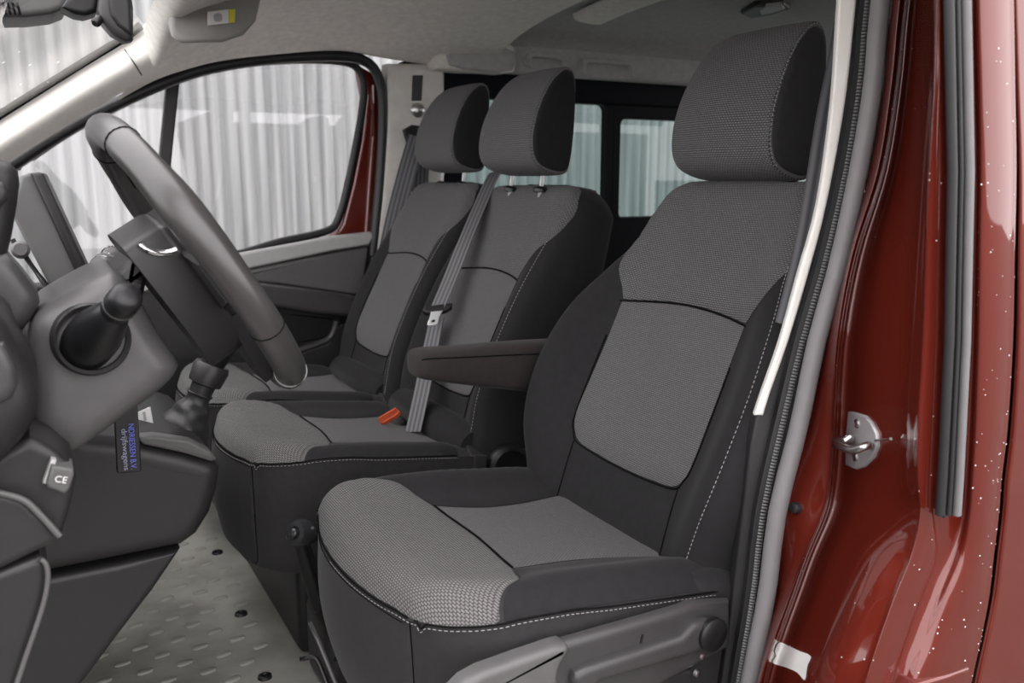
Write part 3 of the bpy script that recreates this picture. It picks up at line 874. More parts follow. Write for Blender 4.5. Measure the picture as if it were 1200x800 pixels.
def head_restraint(C, parent, w=.135, h=.205, mats=('top_weave', 'side_cloth'), post=True):
    """padded head restraint, C = middle of its underside"""
    r = math.radians(10)
    U = V((math.sin(r), 0, math.cos(r))); N = V((-math.cos(r), 0, math.sin(r)))
    prof = [(.048, .004), (.068, .030), (.072, .075), (.062, .125), (.042, .170), (.018, .198), (.0, .204), (-.014, .190), (-.021, .140), (-.025, .080), (-.026, .025), (-.020, .003), (.006, -.004)]
    prof = prof[9:]+prof[:9]
    acc = [0.0]
    for p_, q_ in zip(prof, prof[1:]+prof[:1]): acc.append(acc[-1]+(V(q_)-V(p_)).length)
    cen = V((.012, .095))
    rows = []
    for a, sc, ex in ((-1, .92, .0), (-.985, .955, .001), (-.94, .98, .002), (-.6, .995, .006), (0, 1, .010), (.6, .995, .006), (.90, .96, .0), (.975, .90, 0), (1, .84, 0)):
        row = []
        for n, s in prof:
            q = cen+(V((n, s))-cen)*sc
            fr = max(0, q.x-.0)/.07
            row.append(C+YH*(a*w*(1-.13*max(0, s/.205)**2))+U*(q.y*h/.205)+N*(q.x+ex*fr))
        rows.append(row)
    S = Surf(rows, True)
    hr = skin('head_restraint', S, M[mats[0]], parent, nu=5, nv=4, uvg=lambda u, v, S_: ((S_(u, v)-C).dot(YH), acc[int(u)]+(acc[int(u)+1]-acc[int(u)])*(u-int(u))))
    for sd, v in ((-1, 0), (1, len(rows)-1)):
        loop = [S(i/5, v) for i in range(len(prof)*5)]
        c = sum(loop, V())/len(loop)
        vs = []; fs = []; N_ = len(loop)
        for sc, d in ((1.0, -.001), (.97, .0035), (.86, .006), (.5, .0075)):
            vs += [c+(p-c)*sc+YH*sd*d for p in loop]
        for j in range(3):
            for i in range(N_): fs.append((j*N_+i, j*N_+(i+1) % N_, (j+1)*N_+(i+1) % N_, (j+1)*N_+i))
        fs.append(tuple(range(3*N_, 4*N_)))
        mesh('side_panel', vs, fs, M[mats[1]], hr, label='dark plain cloth side of the head restraint')
        if sd < 0: stitches('stitching', [p+YH*sd*.0006 for p in (S(i/10, .8) for i in range(40, 118))], M['thread'], hr, r=.0005)
    if post:
        for sd in (-1, 1):
            b = C+YH*sd*.062-U*.001
            tube('post', [b+U*.02, b-U*.055], .0058, M['steel'], hr, 12)
            lathe('post_sleeve', b-U*.036, U, [(0, .016), (.006, .016), (.010, .011), (.012, .008)], M['black'], hr, 16)
    return hr

def build_back(O, wt, bolst, parent, sd_stitch=True, driver=True, top=.575, ins=(.132, .345, .112), label=None):
    S = back_surf(O, wt, bolst, top=top)
    inv = make_inv(S, SH, (0, .30, .55, .78, .93, 1.0))
    bk = skin('backrest', S, M['dark_cloth'], parent, nu=8, nv=8, label=label, sink=.0014*sgn(S, NH))
    f = sgn(S, NH)
    iw, st, sb = ins
    wtop = lambda s: lerp_table(wt, s)
    uv = lambda p: ((p-O).dot(YH), (p-O).dot(SH))
    # upper panel
    L = [(iw*1.0, st+.002), (iw*1.07, st+.022), (iw*1.22, st+.055), (min(iw*1.42, wtop(st+.09)*.86), st+.09), (wtop(.48)*.93, .48), (wtop(.53)*.93, .53), (wtop(.56)*.88, top-.014), (wtop(.56)*.55, top-.005), (0, top-.003)]
    L = P2(L, 4)
    R = [(-a, b) for a, b in reversed(L)][1:]
    arc = P2([(-iw, st+.002), (-iw*.5, st+.012), (0, st+.016), (iw*.5, st+.012), (iw, st+.002)], 4)[1:-1]
    patch('upper_panel', S, inv, L+R+arc, M['top_weave'], bk, lift=.004, uvf=uv, flip=f, fall=.014)
    # centre panel
    I = P2([(iw, st-.002), (iw*1.0, st-.07), (iw*1.02, st-.14), (iw*1.03, sb+.045), (iw*.96, sb+.016), (iw*.80, sb+.001), (iw*.4, sb-.004), (0, sb-.006)], 5)
    J = [(-a, b) for a, b in reversed(I)][1:]
    arc2 = P2([(-iw, st-.002), (-iw*.5, st+.008), (0, st+.012), (iw*.5, st+.008), (iw, st-.002)], 4)[1:-1]
    patch('centre_panel', S, inv, I+J+arc2, M['insert_weave'], bk, lift=.0045, uvf=uv, flip=f, fall=.016)
    # seams
    tube('seam', curve_on(S, inv, [(-iw*1.02, st-.002), (-iw*.5, st+.010), (0, st+.014), (iw*.5, st+.010), (iw*1.02, st-.002)], .0006, flip=f), .0013, M['seam'], bk, 6)
    tube('seam', curve_on(S, inv, [(-iw*1.03, st-.06), (-iw*1.04, sb+.045), (-iw*.97, sb+.014), (-iw*.80, sb-.002), (0, sb-.008), (iw*.80, sb-.002), (iw*.97, sb+.014), (iw*1.04, sb+.045), (iw*1.03, st-.06)], .0002, flip=f), .0012, M['seam'], bk, 6)
    for sd in (-1, 1):
        tube('seam', curve_on(S, inv, [(sd*iw*.92, sb), (sd*iw*.93, sb-.05), (sd*iw*.95, -.02)], .0001, flip=f), .0009, M['seam'], bk, 6)
    # thread along the outer edge of the near bolster
    e = -.83
    pth = curve_on(S, inv, [(e*wtop(s), s) for s in (.43, .40, .33, .26, .19, .12, .05, 0)], .0012, step=.004, flip=f)
    stitches('stitching', pth, M['thread'], bk, r=.00055)
    return bk, S, inv

def corner(p):
    q = min(1, (p+.0004)/.15)
    return 1-.37*(1-math.sqrt(max(0, 1-(1-q)**2)))
def cushion_surf(O, hw, length=.50, skirt=.13, under=.05, bol=.03, drop=.002):
    lv = []; dzs = []
    for th in (90, 68, 46, 26, 8):
        t = math.radians(th); lv.append(.062*(1-math.sin(t))); dzs.append(-.046*(1-math.cos(t)))
    lv += [.085, .12, .17, .23, .30, .37, .44, length]; dzs += [0]*8
    rows = []
    for p, dz in zip(lv, dzs):
        w = hw*corner(p); e = -dz/.046
        zt = -.020*min(1, p/.2)+dz
        b = bol*min(1, p/.22)*(1 if p < .42 else .7)
        zb = -skirt
        ux = under*(1-min(1, p/.25))
        c = [(0, zt, 0), (.32, zt+.04*b, 0), (.58, zt+.35*b, 0), (.80, zt+.95*b, 0), (.95, zt+.80*b-.012*(1-e)-.5*(dz+.040*max(0, 1-p/.17)**1.3)*(1-e), 0), (1.0, zt-dz-drop-.040*max(0, 1-p/.17)**1.3, 0), (.99, zt*.4+zb*.6, ux*.55), (.93, zb, ux), (.5, zb, ux)]
        bow = max(0, 1-p/.15)*.030
        f = lambda x, n, dx: O+YH*(x*w)+PD*(p+dx+bow*x*x)+UH*n
        rows.append([f(*t) for t in c]+[f(0, zb, ux)]+[f(-x, n, dx) for x, n, dx in reversed(c[1:])])
    # closing nose: fold the front end to a vertical face
    r0 = rows[0]; cen = sum(r0, V())/len(r0)
    S = Surf(rows, True)
    S.lv = lv; S.O = O
    return S
def fascia(S, cu):
    """the upright front face under the rolled edge"""
    vs = []; fs = []; A, B = 28, 8
    for j in range(B+1):
        t = j/B
        for i in range(A+1):
            k = -1+2*i/A
            a = S(5.4*k, 0); b = S(9-3.0*k, 0)
            vs.append(a+(b-a)*t-PD*(.010*math.sin(PI_*t)*(1-abs(k)**3)))
    for j in range(B):
        for i in range(A): fs.append((j*(A+1)+i, j*(A+1)+i+1, (j+1)*(A+1)+i+1, (j+1)*(A+1)+i))
    mesh('front_face', vs, fs, M['side_cloth'], cu)
PI_ = math.pi
def build_cushion(O, hw, parent, length=.50, skirt=.13, under=.05, bol=.03, drop=.002, mats=('seat_weave', 'insert_weave'), near_stitch=True, label=None):
    S = cushion_surf(O, hw, length, skirt, under, bol, drop)
    inv = make_inv(S, PD, (0, .32, .58, .80, .95, 1.0))
    cu = skin('seat_cushion', S, M['side_cloth'], parent, nu=8, nv=8, label=label, sink=.0014*sgn(S, UH), caps=(False, True))
    fascia(S, cu)
    f = sgn(S, UH)
    uv = lambda p: ((p-O).dot(YH), (p-O).dot(PD)+(p-O).dot(UH))
    ic = hw*.46
    wat = lambda p: hw*corner(p)
    # front panel: from the nose back to the cross seam
    right = P2([(-ic, .178), (-ic*1.55, .150), (-wat(.100)*.86, .104), (-wat(.09)*.95, .092)], 4)
    front = [(-wat(p)*.97, p) for p in (.080, .060, .042, .028, .016, .008, .003)]+[(-hw*.58, .0025), (-hw*.45, .002), (-hw*.3, .002), (0, .002), (hw*.3, .002), (hw*.45, .002), (hw*.58, .0025)]+[(wat(p)*.97, p) for p in (.003, .008, .016, .028, .042, .060, .080)]
    left = [(-a, b) for a, b in reversed(right)]
    cross = P2([(ic, .178), (ic*.5, .186), (0, .189), (-ic*.5, .186), (-ic, .178)], 4)[1:-1]
    patch('front_panel', S, inv, right+front+left+cross, M[mats[0]], cu, lift=.004, uvf=uv, flip=f, fall=.012, step=.010)
    # centre panel
    side = P2([(-ic, .182), (-ic*.90, .26), (-ic*.98, .34), (-ic*1.25, length-.02)], 5)
    o2 = side+[(-a, b) for a, b in reversed(side)]+P2([(ic, .182), (ic*.5, .190), (0, .193), (-ic*.5, .190), (-ic, .182)], 4)[1:-1]
    patch('centre_panel', S, inv, o2, M[mats[1]], cu, lift=.004, uvf=uv, flip=f, fall=.016)
    tube('seam', curve_on(S, inv, [(-ic, .180), (-ic*.5, .188), (0, .191), (ic*.5, .188), (ic, .180)], .0006, flip=f), .0013, M['seam'], cu, 6)
    # bolsters of plain cloth
    for sd in (-1, 1):
        bl = P2([(sd*ic*1.02, .181), (sd*ic*1.56, .153), (sd*wat(.100)*.87, .107), (sd*hw*.965, .097)], 4)
        bl += P2([(sd*hw*.967, .14), (sd*hw*.967, .25), (sd*hw*.967, .36), (sd*hw*.96, length-.06), (sd*hw*.9, length-.025)], 4)
        bl += P2([(sd*ic*1.27, length-.02), (sd*ic*1.0, .34), (sd*ic*.92, .26)], 5)
        patch('bolster', S, inv, bl, M['dark_cloth'], cu, lift=.0035, flip=f, fall=.014)
    # welt seam with thread all round the upper edge
    edge = [(-hw*.985, length-.07)]+[(-wat(p)*.985, p) for p in (.38, .30, .22, .15, .10, .07, .045, .025, .012, .005)]+[(-hw*.56, .002), (-hw*.3, .0015), (0, .0015), (hw*.3, .0015), (hw*.56, .002)]+[(wat(p)*.985, p) for p in (.005, .012, .025, .045, .07, .10, .15, .22, .30, .38)]
    w = curve_on(S, inv, edge, .0008, step=.005, flip=f, sp=4)
    tube('welt_seam', w, .0011, M['seam'], cu, 6)
    w2 = [p-UH*.004+(p-O-PD*.2).normalized()*.0008 for p in w]
    stitches('stitching', w2[:len(w2)//2+8], M['thread'], cu, r=.0005)
    return cu, S, inv
# ------------------------------------------------------------------ driver's seat
ds = empty('captain_chair', (.58, .935, .0), 'grey and charcoal cloth driver seat nearest the open door, with side trim and levers', 'seat')
Ob = V((.70, .937, z(-.52)))
wt_d = [(-.1, .20), (0, .215), (.06, .235), (.12, .258), (.19, .268), (.27, .264), (.34, .243), (.40, .212), (.45, .188), (.50, .178), (.545, .160), (.575, .135)]
bo_d = [(-.1, .0), (0, .02), (.1, .05), (.2, .062), (.3, .055), (.38, .03), (.45, .012), (.6, 0)]
dbk, S_db, i_db = build_back(Ob, wt_d, bo_d, ds)
head_restraint(V((.945, .960, z(-.003))), ds, w=.106, h=.220)
dcu, S_dc, i_dc = build_cushion(V((.292, .935, z(-.418))), .24, ds, length=.47, skirt=.20, under=.035)
# folding arm rest on the inner side of the backrest
Ya = 1.215
rows = []
for px, top, bot, k in ((494, 424, 440, .5), (497, 417, 446, .8), (509, 413, 449, 1), (546, 410, 454, 1), (590, 406, 459, 1), (630, 403, 463, 1), (665, 401, 466, 1)):
    T = pt(px, top, Y=Ya); B = pt(px, bot, Y=Ya); m_ = (T+B)/2; hh = (T-B)/2; r = []
    for a in range(12):
        t = 2*PI*a/12; c, s_ = math.cos(t), math.sin(t)
        q = lambda x: math.copysign(abs(x)**.6, x)
        r.append(m_+V((0, .037-q(c)*.037*k, 0))+hh*q(s_))
    rows.append(r)
S_ar = Surf(rows, True)
skin('arm_rest', S_ar, cloth('brown_black_armrest_cloth', (.036, .032, .030)), ds, nu=3, nv=5)
tube('arm_rest_seam', [S_ar(.9, v/4)+V((0, -.0008, 0)) for v in range(4, 24)], .0011, M['seam'], ds, 6)
# plastic side trim, levers
Yv = .672
va = plate('side_valance', [(525, 840), (545, 799), (590, 778), (660, 752), (740, 729), (798, 712), (812, 706), (858, 704), (858, 760), (800, 792), (690, 850)], Yv, .010, M['grey_plastic'], ds, r=.010)
plate('trim_slot', [(752, 743), (754.5, 743), (751.5, 758), (749, 758)], Yv-.0006, .001, M['black'], va, r=.0003)
plate('valance_front', [(525, 842), (546, 800), (590, 780), (632, 765), (664, 755), (668, 764), (660, 778), (655, 796), (652, 842)], Yv-.009, .02, M['mid_plastic'], va, r=.008, sm=2)  # raised front part; its highlight is put into the lighter grey
plate('recline_lever', [(673, 800), (676, 790), (690, 782), (742, 765), (800, 747), (814, 732), (830, 726), (845, 731), (848, 746), (836, 758), (814, 768), (752, 786), (704, 800), (694, 812), (678, 818)], Yv-.012, .03, M['grey_plastic'], ds, r=.008)
lathe('lever_pivot', pt(833, 742, Y=Yv-.010), (0, -1, 0), [(0, .020), (.006, .020), (.009, .016)], M['black'], ds, 24)
plate('lever_lower', [(690, 845), (698, 822), (750, 802), (812, 784), (812, 845)], Yv+.004, .02, M['dark_plastic'], ds, r=.004)
for x, y in ((822, 768), (816, 788)):
    lathe('trim_bolt', pt(x, y, Y=Yv+.002), (0, -1, 0), [(0, .005), (.003, .004), (.004, .002)], M['steel'], ds, 12)
tube('hinge_cover', [pt(792, 694, Y=.725), pt(806, 692, Y=.722), pt(830, 690, Y=.72), pt(862, 690, Y=.72)], [.012, .024, .028, .028], M['dark_cloth'], ds, 16)
# pedestal, slide rails and the bar under the cushion
box('seat_pedestal', (.58, .95, .13), (.40, .44, .26), M['black'], ds, r=.02)
for y in (.79, 1.10):
    box('slide_rail', (.55, y, .262), (.42, .035, .03), M['black'], ds, r=.004)
box('front_bracket', (.405, 1.135, .14), (.05, .03, .28), M['black'], ds, r=.006)
tube('adjust_bar', [pt(363, 729, Y=.98), pt(372, 748, Y=.965), pt(402, 822, Y=.93)], .003, M['grey_plastic'], ds, 8)
tube('lock_wire', spline([pt(352, 772, Y=1.0), pt(368, 770, Y=.99), pt(376, 782, Y=.98), pt(388, 815, Y=.96)], 4), .0032, M['black'], ds, 8)
tube('lock_wire', spline([pt(393, 772, Y=.98), pt(402, 776, Y=.97), pt(412, 792, Y=.96), pt(424, 818, Y=.95)], 4), .0032, M['black'], ds, 8)

# ------------------------------------------------------------------ double passenger bench
pb = empty('passenger_bench', (.62, 1.76, 0), 'grey double passenger bench beyond the driver seat with two head restraints', 'seat')
wt_p = [(-.1, .205), (0, .210), (.1, .213), (.3, .213), (.42, .210), (.48, .205), (.53, .196), (.565, .175)]
bo_p = [(-.1, .0), (0, .015), (.1, .030), (.2, .036), (.3, .032), (.38, .02), (.45, .010), (.6, 0)]
build_back(V((.715, 1.557, z(-.525))), wt_p, bo_p, pb, top=.568, ins=(.125, .345, .10))
wt_q = [(a, b*.97) for a, b in wt_p]
build_back(V((.715, 1.985, z(-.525))), wt_q, bo_p, pb, top=.572, ins=(.122, .345, .10))
head_restraint(V((.925, 1.562, z(.006))), pb, w=.116, h=.212, mats=('top_weave', 'dark_cloth'))
head_restraint(V((.952, 1.972, z(.014))), pb, w=.116, h=.212, mats=('top_weave', 'dark_cloth'))
build_cushion(V((.272, 1.553, z(-.432))), .215, pb, length=.415, skirt=.22, under=.03, bol=.018, drop=.002)
build_cushion(V((.272, 1.985, z(-.432))), .208, pb, length=.415, skirt=.22, under=.03, bol=.018, drop=.002)
box('bench_base', (.60, 1.76, .125), (.50, .80, .25), M['black'], pb, r=.015)
tube('base_trim', [pt(272, 584, Z=.08), pt(312, 664, Z=.08)], .006, M['grey_plastic'], pb, 8)
tube('hinge_roll', [V((.700, 1.735, z(-.498))), V((.700, 1.715, z(-.498))), V((.700, 1.40, z(-.500))), V((.700, 1.375, z(-.500)))], [.030, .041, .041, .030], M['dark_cloth'], pb, 16)
tube('hinge_roll', [V((.702, 2.165, z(-.500))), V((.702, 2.145, z(-.500))), V((.702, 1.85, z(-.500))), V((.702, 1.83, z(-.500)))], [.028, .038, .038, .028], M['dark_cloth'], pb, 16)
hc = lathe('recliner_cover', pt(597, 547, Y=1.335), (-.15, -1, .1), [(-.02, .045), (.004, .045), (.010, .042), (.013, .034), (.009, .026), (.009, .012)], M['black'], pb, 30)

# ------------------------------------------------------------------ parking brake lever
hb = empty('parking_brake', V((.33, 1.27, 0)), 'black parking brake lever with a shiny knob between the driver seat and the bench', 'lever')
kb = pt(345, 624, Y=1.25)
box('brake_housing', (.56, 1.262, .07), (.42, .13, .14), M['black'], hb, r=.02)
tube('brake_lever', [V((.42, 1.27, .02)), V((.36, 1.265, .14)), kb+V((.01, 0, -.02)), kb], [.016, .015, .013, .015], M['black'], hb, 12)
lathe('knob', kb+V((.02, .004, -.006)), (-.75, -.5, .35), [(-.02, .014), (0, .021), (.018, .022), (.028, .017), (.030, .010), (.027, .008), (.034, .007), (.037, .003)], bsdf('shiny_black_knob', (.03, .03, .032), .25)[0], hb, 20)

# ------------------------------------------------------------------ seat belts
def webbing(name, pts, w, parent, sides, t=.0016):
    return ribbon(name, spline(pts, 6), w, t, M['webbing'], parent, sides=sides)
mb = empty('middle_seat_belt', pt(500, 430, Y=1.62), 'grey belt with a bright metal tongue hanging between the two bench backrests', 'seat belt', 'seat belts')
sd = (.45, -.85, .2)
webbing('webbing', [pt(584, 200, Y=1.80), pt(576, 210, Y=1.74), pt(549, 272, Y=1.655), pt(529, 322, Y=1.635), pt(513, 360, Y=1.622)], .038, mb, sd)
tb = pt(513, 361, Y=1.615)
ax = (pt(528, 366, Y=1.63)-pt(494, 370, Y=1.65)).normalized()
dn = (pt(505, 392, Y=1.62)-pt(513, 367, Y=1.64)).normalized(); nn = ax.cross(dn).normalized()
if nn.x > 0: nn = -nn
def tq(a, d): return tb+ax*a+dn*d+nn*.006
tg_ = slab('tongue', [tq(-.029, -.007), tq(.029, -.007), tq(.031, .004), tq(.020, .012), tq(-.020, .012), tq(-.031, .004)], nn, .014, M['soft_black'], mb, r=.004)
slab('tongue_blade', [tq(-.012, .010), tq(.013, .010), tq(.010, .024), tq(.011, .040), tq(.007, .043), tq(-.007, .043), tq(-.011, .040), tq(-.010, .024)], nn, .004, bsdf('bright_nickel', (.9, .9, .9), .3, .6)[0], tg_, r=.0012, label='bright metal belt tongue blade')
slab('tongue_hole', [tq(-.0035, .031)+nn*.0004, tq(.0035, .031)+nn*.0004, tq(.0035, .037)+nn*.0004, tq(-.0035, .037)+nn*.0004], nn, .001, M['black'], tg_, r=.0003)
webbing('lap_webbing', [pt(512, 372, Y=1.64), pt(507, 396, Y=1.625), pt(502, 420, Y=1.60), pt(495, 456, Y=1.56), pt(488, 488, Y=1.53), pt(484, 506, Y=1.515)], .040, mb, (.4, -.9, .1))
pbt = empty('passenger_seat_belt', pt(440, 345, Y=2.2), 'dark belt running down from the chrome pivot on the far beige pillar', 'seat belt', 'seat belts')
lathe('pivot_bolt', pt(489, 129, Y=2.262), (-.3, -1, 0), [(0, .020), (.008, .019), (.014, .012), (.016, .005)], M['steel'], pbt, 20)
plate('guide_loop', [(474, 152), (484, 146), (497, 148), (500, 156), (496, 168), (478, 166)], 2.235, .016, M['black'], pbt, r=.004)
webbing('webbing', [pt(489, 160, Y=2.225), pt(476, 205, Y=2.215), pt(462, 260, Y=2.20), pt(450, 320, Y=2.18), pt(440, 400, Y=2.17)], .050, pbt, (.8, -.3, .2))
webbing('return_webbing', [pt(494, 165, Y=2.245), pt(492, 220, Y=2.245), pt(487, 300, Y=2.245), pt(480, 400, Y=2.245)], .046, pbt, (.9, -.2, 0))
plate('stop_button', [(436, 322), (446, 322), (446, 334), (436, 334)], 2.14, .012, M['black'], pbt, r=.003)
plate('tongue_blade', [(438, 338), (443, 336), (441, 352), (437, 352)], 2.14, .004, M['steel'], pbt, r=.001)
bk_ = empty('belt_buckle', pt(455, 500, Y=1.74), 'black belt buckle with an orange release button between the bench cushions', 'buckle')
q0 = pt(460, 492, Y=1.61)
bax = (pt(487, 508, Y=1.70)-pt(440, 480, Y=1.76)).normalized()
box('buckle_body', q0+V((.01, 0, -.03)), (.05, .062, .07), M['black'], bk_, r=.008, rot=(.1, -.5, 0))
slab('release_button', [pt(443, 489, Y=1.58), pt(463, 477, Y=1.58), pt(468, 481, Y=1.58), pt(466, 485, Y=1.58), pt(449, 495, Y=1.58), pt(444, 494, Y=1.58)], (-.6, -.5, .6), .012, M['orange'], bk_, r=.002, label='orange release button')
dbt = empty('driver_seat_belt', pt(935, 310, Y=.76), 'dark belt webbing running down beside the pale near pillar trim', 'seat belt', 'seat belts')
webbing('webbing', [pt(990, 10, Y=.72), pt(980, 70, Y=.72), pt(966, 140, Y=.72), pt(953, 220, Y=.715), pt(938, 300, Y=.71), pt(918, 380, Y=.70)], .020, dbt, (.8, -.5, 0))

# ------------------------------------------------------------------ steering wheel
CW = V((.158, .946, z(-.085))); TW = .556; RW = .153
e1 = V((0, 1, 0)); e2 = V((-math.sin(TW), 0, math.cos(TW))); e3 = V((math.cos(TW), 0, math.sin(TW)))
def wl_(a, b, c=0): return CW+e1*a+e2*b+e3*c
sw = empty('steering_wheel', CW-e3*.06, 'dark grey leather steering wheel in front of the driver seat', 'steering wheel')
path = [wl_(RW*math.cos(2*PI*i/72), RW*math.sin(2*PI*i/72)) for i in range(72)]
rad = []
for i in range(72):
    a = math.degrees(2*PI*i/72); r = .0165
    for c in (25, 155):
        d = abs((a-c+180) % 360-180)
        if d < 18: r += .0022*math.cos(d/18*PI/2)
    rad.append(r)
rim = tube('rim', path, rad, M['leather'], sw, 16, True)
for a in (62, 118, 205, 335, 242, 298):
    t = math.radians(a); c = wl_(RW*math.cos(t), RW*math.sin(t)); rr = (c-CW).normalized()
    loop = [c+(rr*math.cos(k)+e3*math.sin(k))*.0167 for k in [2*PI*j/20 for j in range(20)]]
    tube('rim_joint', loop, .0007, M['light_grey'] if a in (242, 298) else M['seam'], rim, 6, True)
tube('rim_stitching', [wl_((RW-.0165)*math.cos(2*PI*i/72), (RW-.0165)*math.sin(2*PI*i/72)) for i in range(72)], .0009, M['seam'], rim, 6, True)
HB = [(-.072, .045), (-.060, .058), (0, .066), (.060, .058), (.072, .045), (.070, -.02), (.052, -.066), (.02, -.084), (-.02, -.084), (-.052, -.066), (-.070, -.02)]
slab('airbag_cover', [wl_(a, b, .030) for a, b in HB], e3, .045, M['soft_black'], sw, r=.018, smooth_n=3, dome=.006)
slab('hub_back', [wl_(a*1.08, b*1.1-.004, -.012) for a, b in HB], e3, .045, M['dark_plastic'], sw, r=.010, smooth_n=3)
tube('chrome_accent', spline([pt(163, 286, Y=.868), pt(172, 292, Y=.866), pt(184, 296, Y=.866), pt(196, 296, Y=.868), pt(206, 293, Y=.87)], 4), .0034, M['chrome'], sw, 10)
for sd_ in (-1, 1):
    slab('spoke', [wl_(sd_*.055, .030, .0), wl_(sd_*.10, .026, -.003), wl_(sd_*(RW-.006), .020, -.002), wl_(sd_*(RW-.006), -.022, -.002), wl_(sd_*.10, -.034, -.003), wl_(sd_*.055, -.045, 0)], e3, .016, M['soft_black'], sw, r=.005)
    tube('spoke_trim', [wl_(sd_*.066, -.060, .004), wl_(sd_*.085, -.040, .003), wl_(sd_*(RW-.012), -.030, .002)], .0028, M['chrome'], sw, 8)
slab('lower_spoke', [wl_(-.062, -.055, .004), wl_(-.050, -.095, 0), wl_(-.030, -(RW-.010), -.002), wl_(.030, -(RW-.010), -.002), wl_(.050, -.095, 0), wl_(.062, -.055, .004)], e3, .022, M['soft_black'], sw, r=.005)

# ------------------------------------------------------------------ steering column with its stalks
sc_ = empty('steering_column', pt(110, 500, Y=.95), 'grey steering column cover with control stalks behind the wheel', 'steering column')
plate('column_cover', [(34, 400), (44, 372), (75, 350), (118, 327), (142, 322), (166, 352), (190, 394), (210, 424), (212, 438), (194, 460), (150, 493), (112, 521), (84, 538), (58, 536), (38, 514), (30, 470)], .872, .17, M['column_plastic'], sc_, r=.030, sm=3, shrink=True, seg=8)
ra = pt(110, 394, Y=.862); rt = pt(151, 345, Y=.79); axs = (rt-ra).normalized()
lathe('stalk_recess', ra+V((-.002, .010, -.004)), (.12, -1, .1), [(-.01, .034), (.006, .034), (.009, .032), (.007, .029), (-.008, .028)], M['dark_plastic'], sc_, 32)
L_ = (rt-ra).length
stk = lathe('light_stalk', ra-axs*.022, axs, [(0, .024), (.028, .0235), (.045, .0205), (.065, .0160), (L_-.012, .0132), (L_-.011, .0126), (L_-.010, .0132), (L_, .0134), (L_+.001, .0143), (L_+.014, .0141), (L_+.019, .0128), (L_+.022, .010), (L_+.023, .004)], M['black'], sc_, 28)
tube('stalk_ring', [ra-axs*.022+axs*(L_+.0005)+(basis(axs)[0]*math.cos(t)+basis(axs)[1]*math.sin(t))*.0139 for t in [2*PI*i/24 for i in range(24)]], .0009, M['mid_plastic'], stk, 6, True)
fa = pt(104, 330, Y=1.04); fb = pt(136, 299, Y=1.13); fx = (fb-fa).normalized(); fl_ = (fb-fa).length
lathe('wiper_stalk', fa, fx, [(0, .015), (fl_*.45, .013), (fl_*.5, .0145), (fl_*.62, .0145), (fl_*.65, .012), (fl_*.9, .0125), (fl_, .010)], M['mid_plastic'], sc_, 20)
for k in (.5, .62, .9):
    c = fa+fx*fl_*k; a_, b__, _ = basis(fx)
    tube('stalk_ring', [c+(a_*math.cos(t)+b__*math.sin(t))*.0142 for t in [2*PI*i/20 for i in range(20)]], .0009, M['chrome'], sc_, 6, True)
plate('upper_shroud', [(128, 330), (150, 306), (172, 288), (186, 291), (176, 316), (170, 346), (160, 350)], .90, .10, M['dark_plastic'], sc_, r=.014, sm=2)

# ------------------------------------------------------------------ dashboard on the left
db = empty('dashboard', V((-.3, 1.5, .2)), 'black dashboard at the left edge with the instrument hood and side panels', 'dashboard')
box('dash_body', (-.46, 1.50, z(-.25)), (.80, 1.30, .28), M['black'], db, r=.05)
box('dash_core', (-.13, 1.20, z(-.27)), (.26, .50, .24), M['black'], db, r=.04)
plate('instrument_hood', [(-60, 176), (-10, 184), (10, 190), (21, 200), (23, 216), (20, 240), (14, 275), (8, 300), (-10, 320), (-60, 330)], .90, .16, M['soft_black'], db, r=.016)
plate('hood_switch', [(-30, 212), (2, 213), (10, 222), (9, 234), (0, 244), (-30, 248)], .885, .02, M['dark_plastic'], db, r=.006)
plate('cluster_side', [(-60, 300), (8, 298), (26, 318), (44, 342), (47, 356), (40, 372), (24, 392), (8, 400), (-60, 404)], .895, .05, M['grey_plastic'], db, r=.014)
tube('vent_rail', [pt(20, 288, Y=1.14), pt(70, 352, Y=1.14)], .0045, M['grey_plastic'], db, 8)
tube('vent_rail', [pt(14, 280, Y=1.15), pt(66, 356, Y=1.15)], .003, M['steel'], db, 8)
lathe('vent_knob', pt(24, 293, Y=1.13), (0, -1, .2), [(-.01, .009), (.004, .010), (.008, .007)], M['mid_plastic'], db, 16)
plate('side_vent', [(-60, 362), (0, 374), (14, 398), (26, 420), (41, 448), (47, 468), (45, 490), (32, 514), (10, 540), (-8, 556), (-60, 575)], .745, .14, M['soft_black'], db, r=.026, sm=2)
plate('vent_insert', [(-60, 396), (4, 404), (17, 428), (21, 452), (14, 468), (-10, 480), (-60, 494)], .738, .02, M['grey_plastic'], db, r=.008)
plate('knee_panel', [(-60, 570), (0, 530), (35, 513), (62, 525), (86, 546), (90, 560), (84, 590), (76, 616), (72, 632), (0, 672), (-60, 700)], .80, .12, M['dark_plastic'], db, r=.008)
plate('knee_flap', [(-60, 572), (0, 577), (28, 585), (46, 602), (72, 629), (62, 638), (0, 668), (-60, 692)], .785, .02, M['dark_plastic'], db, r=.006)
plate('lower_panel', [(-60, 690), (0, 669), (46, 652), (55, 660), (57, 680), (50, 712), (30, 772), (6, 850), (-60, 880)], .79, .06, M['dark_plastic'], db, r=.007)
tube('panel_edge_highlight', spline(PL([(-20, 575), (2, 578), (28, 586), (46, 602), (70, 628)], .781), 4), .0028, M['mid_plastic'], db, 8)  # paler tubes stand in for the highlights along the curved panel edges
tube('panel_edge_highlight', spline(PL([(46, 654), (54, 661), (56, 680), (49, 714), (29, 773), (10, 830)], .786), 4), .0022, M['mid_plastic'], db, 8)
us = plate('diagnostic_plug', [(60, 545), (86, 549), (87, 556), (82, 573), (76, 579), (56, 572), (54, 566)], .785, .03, M['mid_plastic'], db, r=.003, label='small grey plug printed CE')
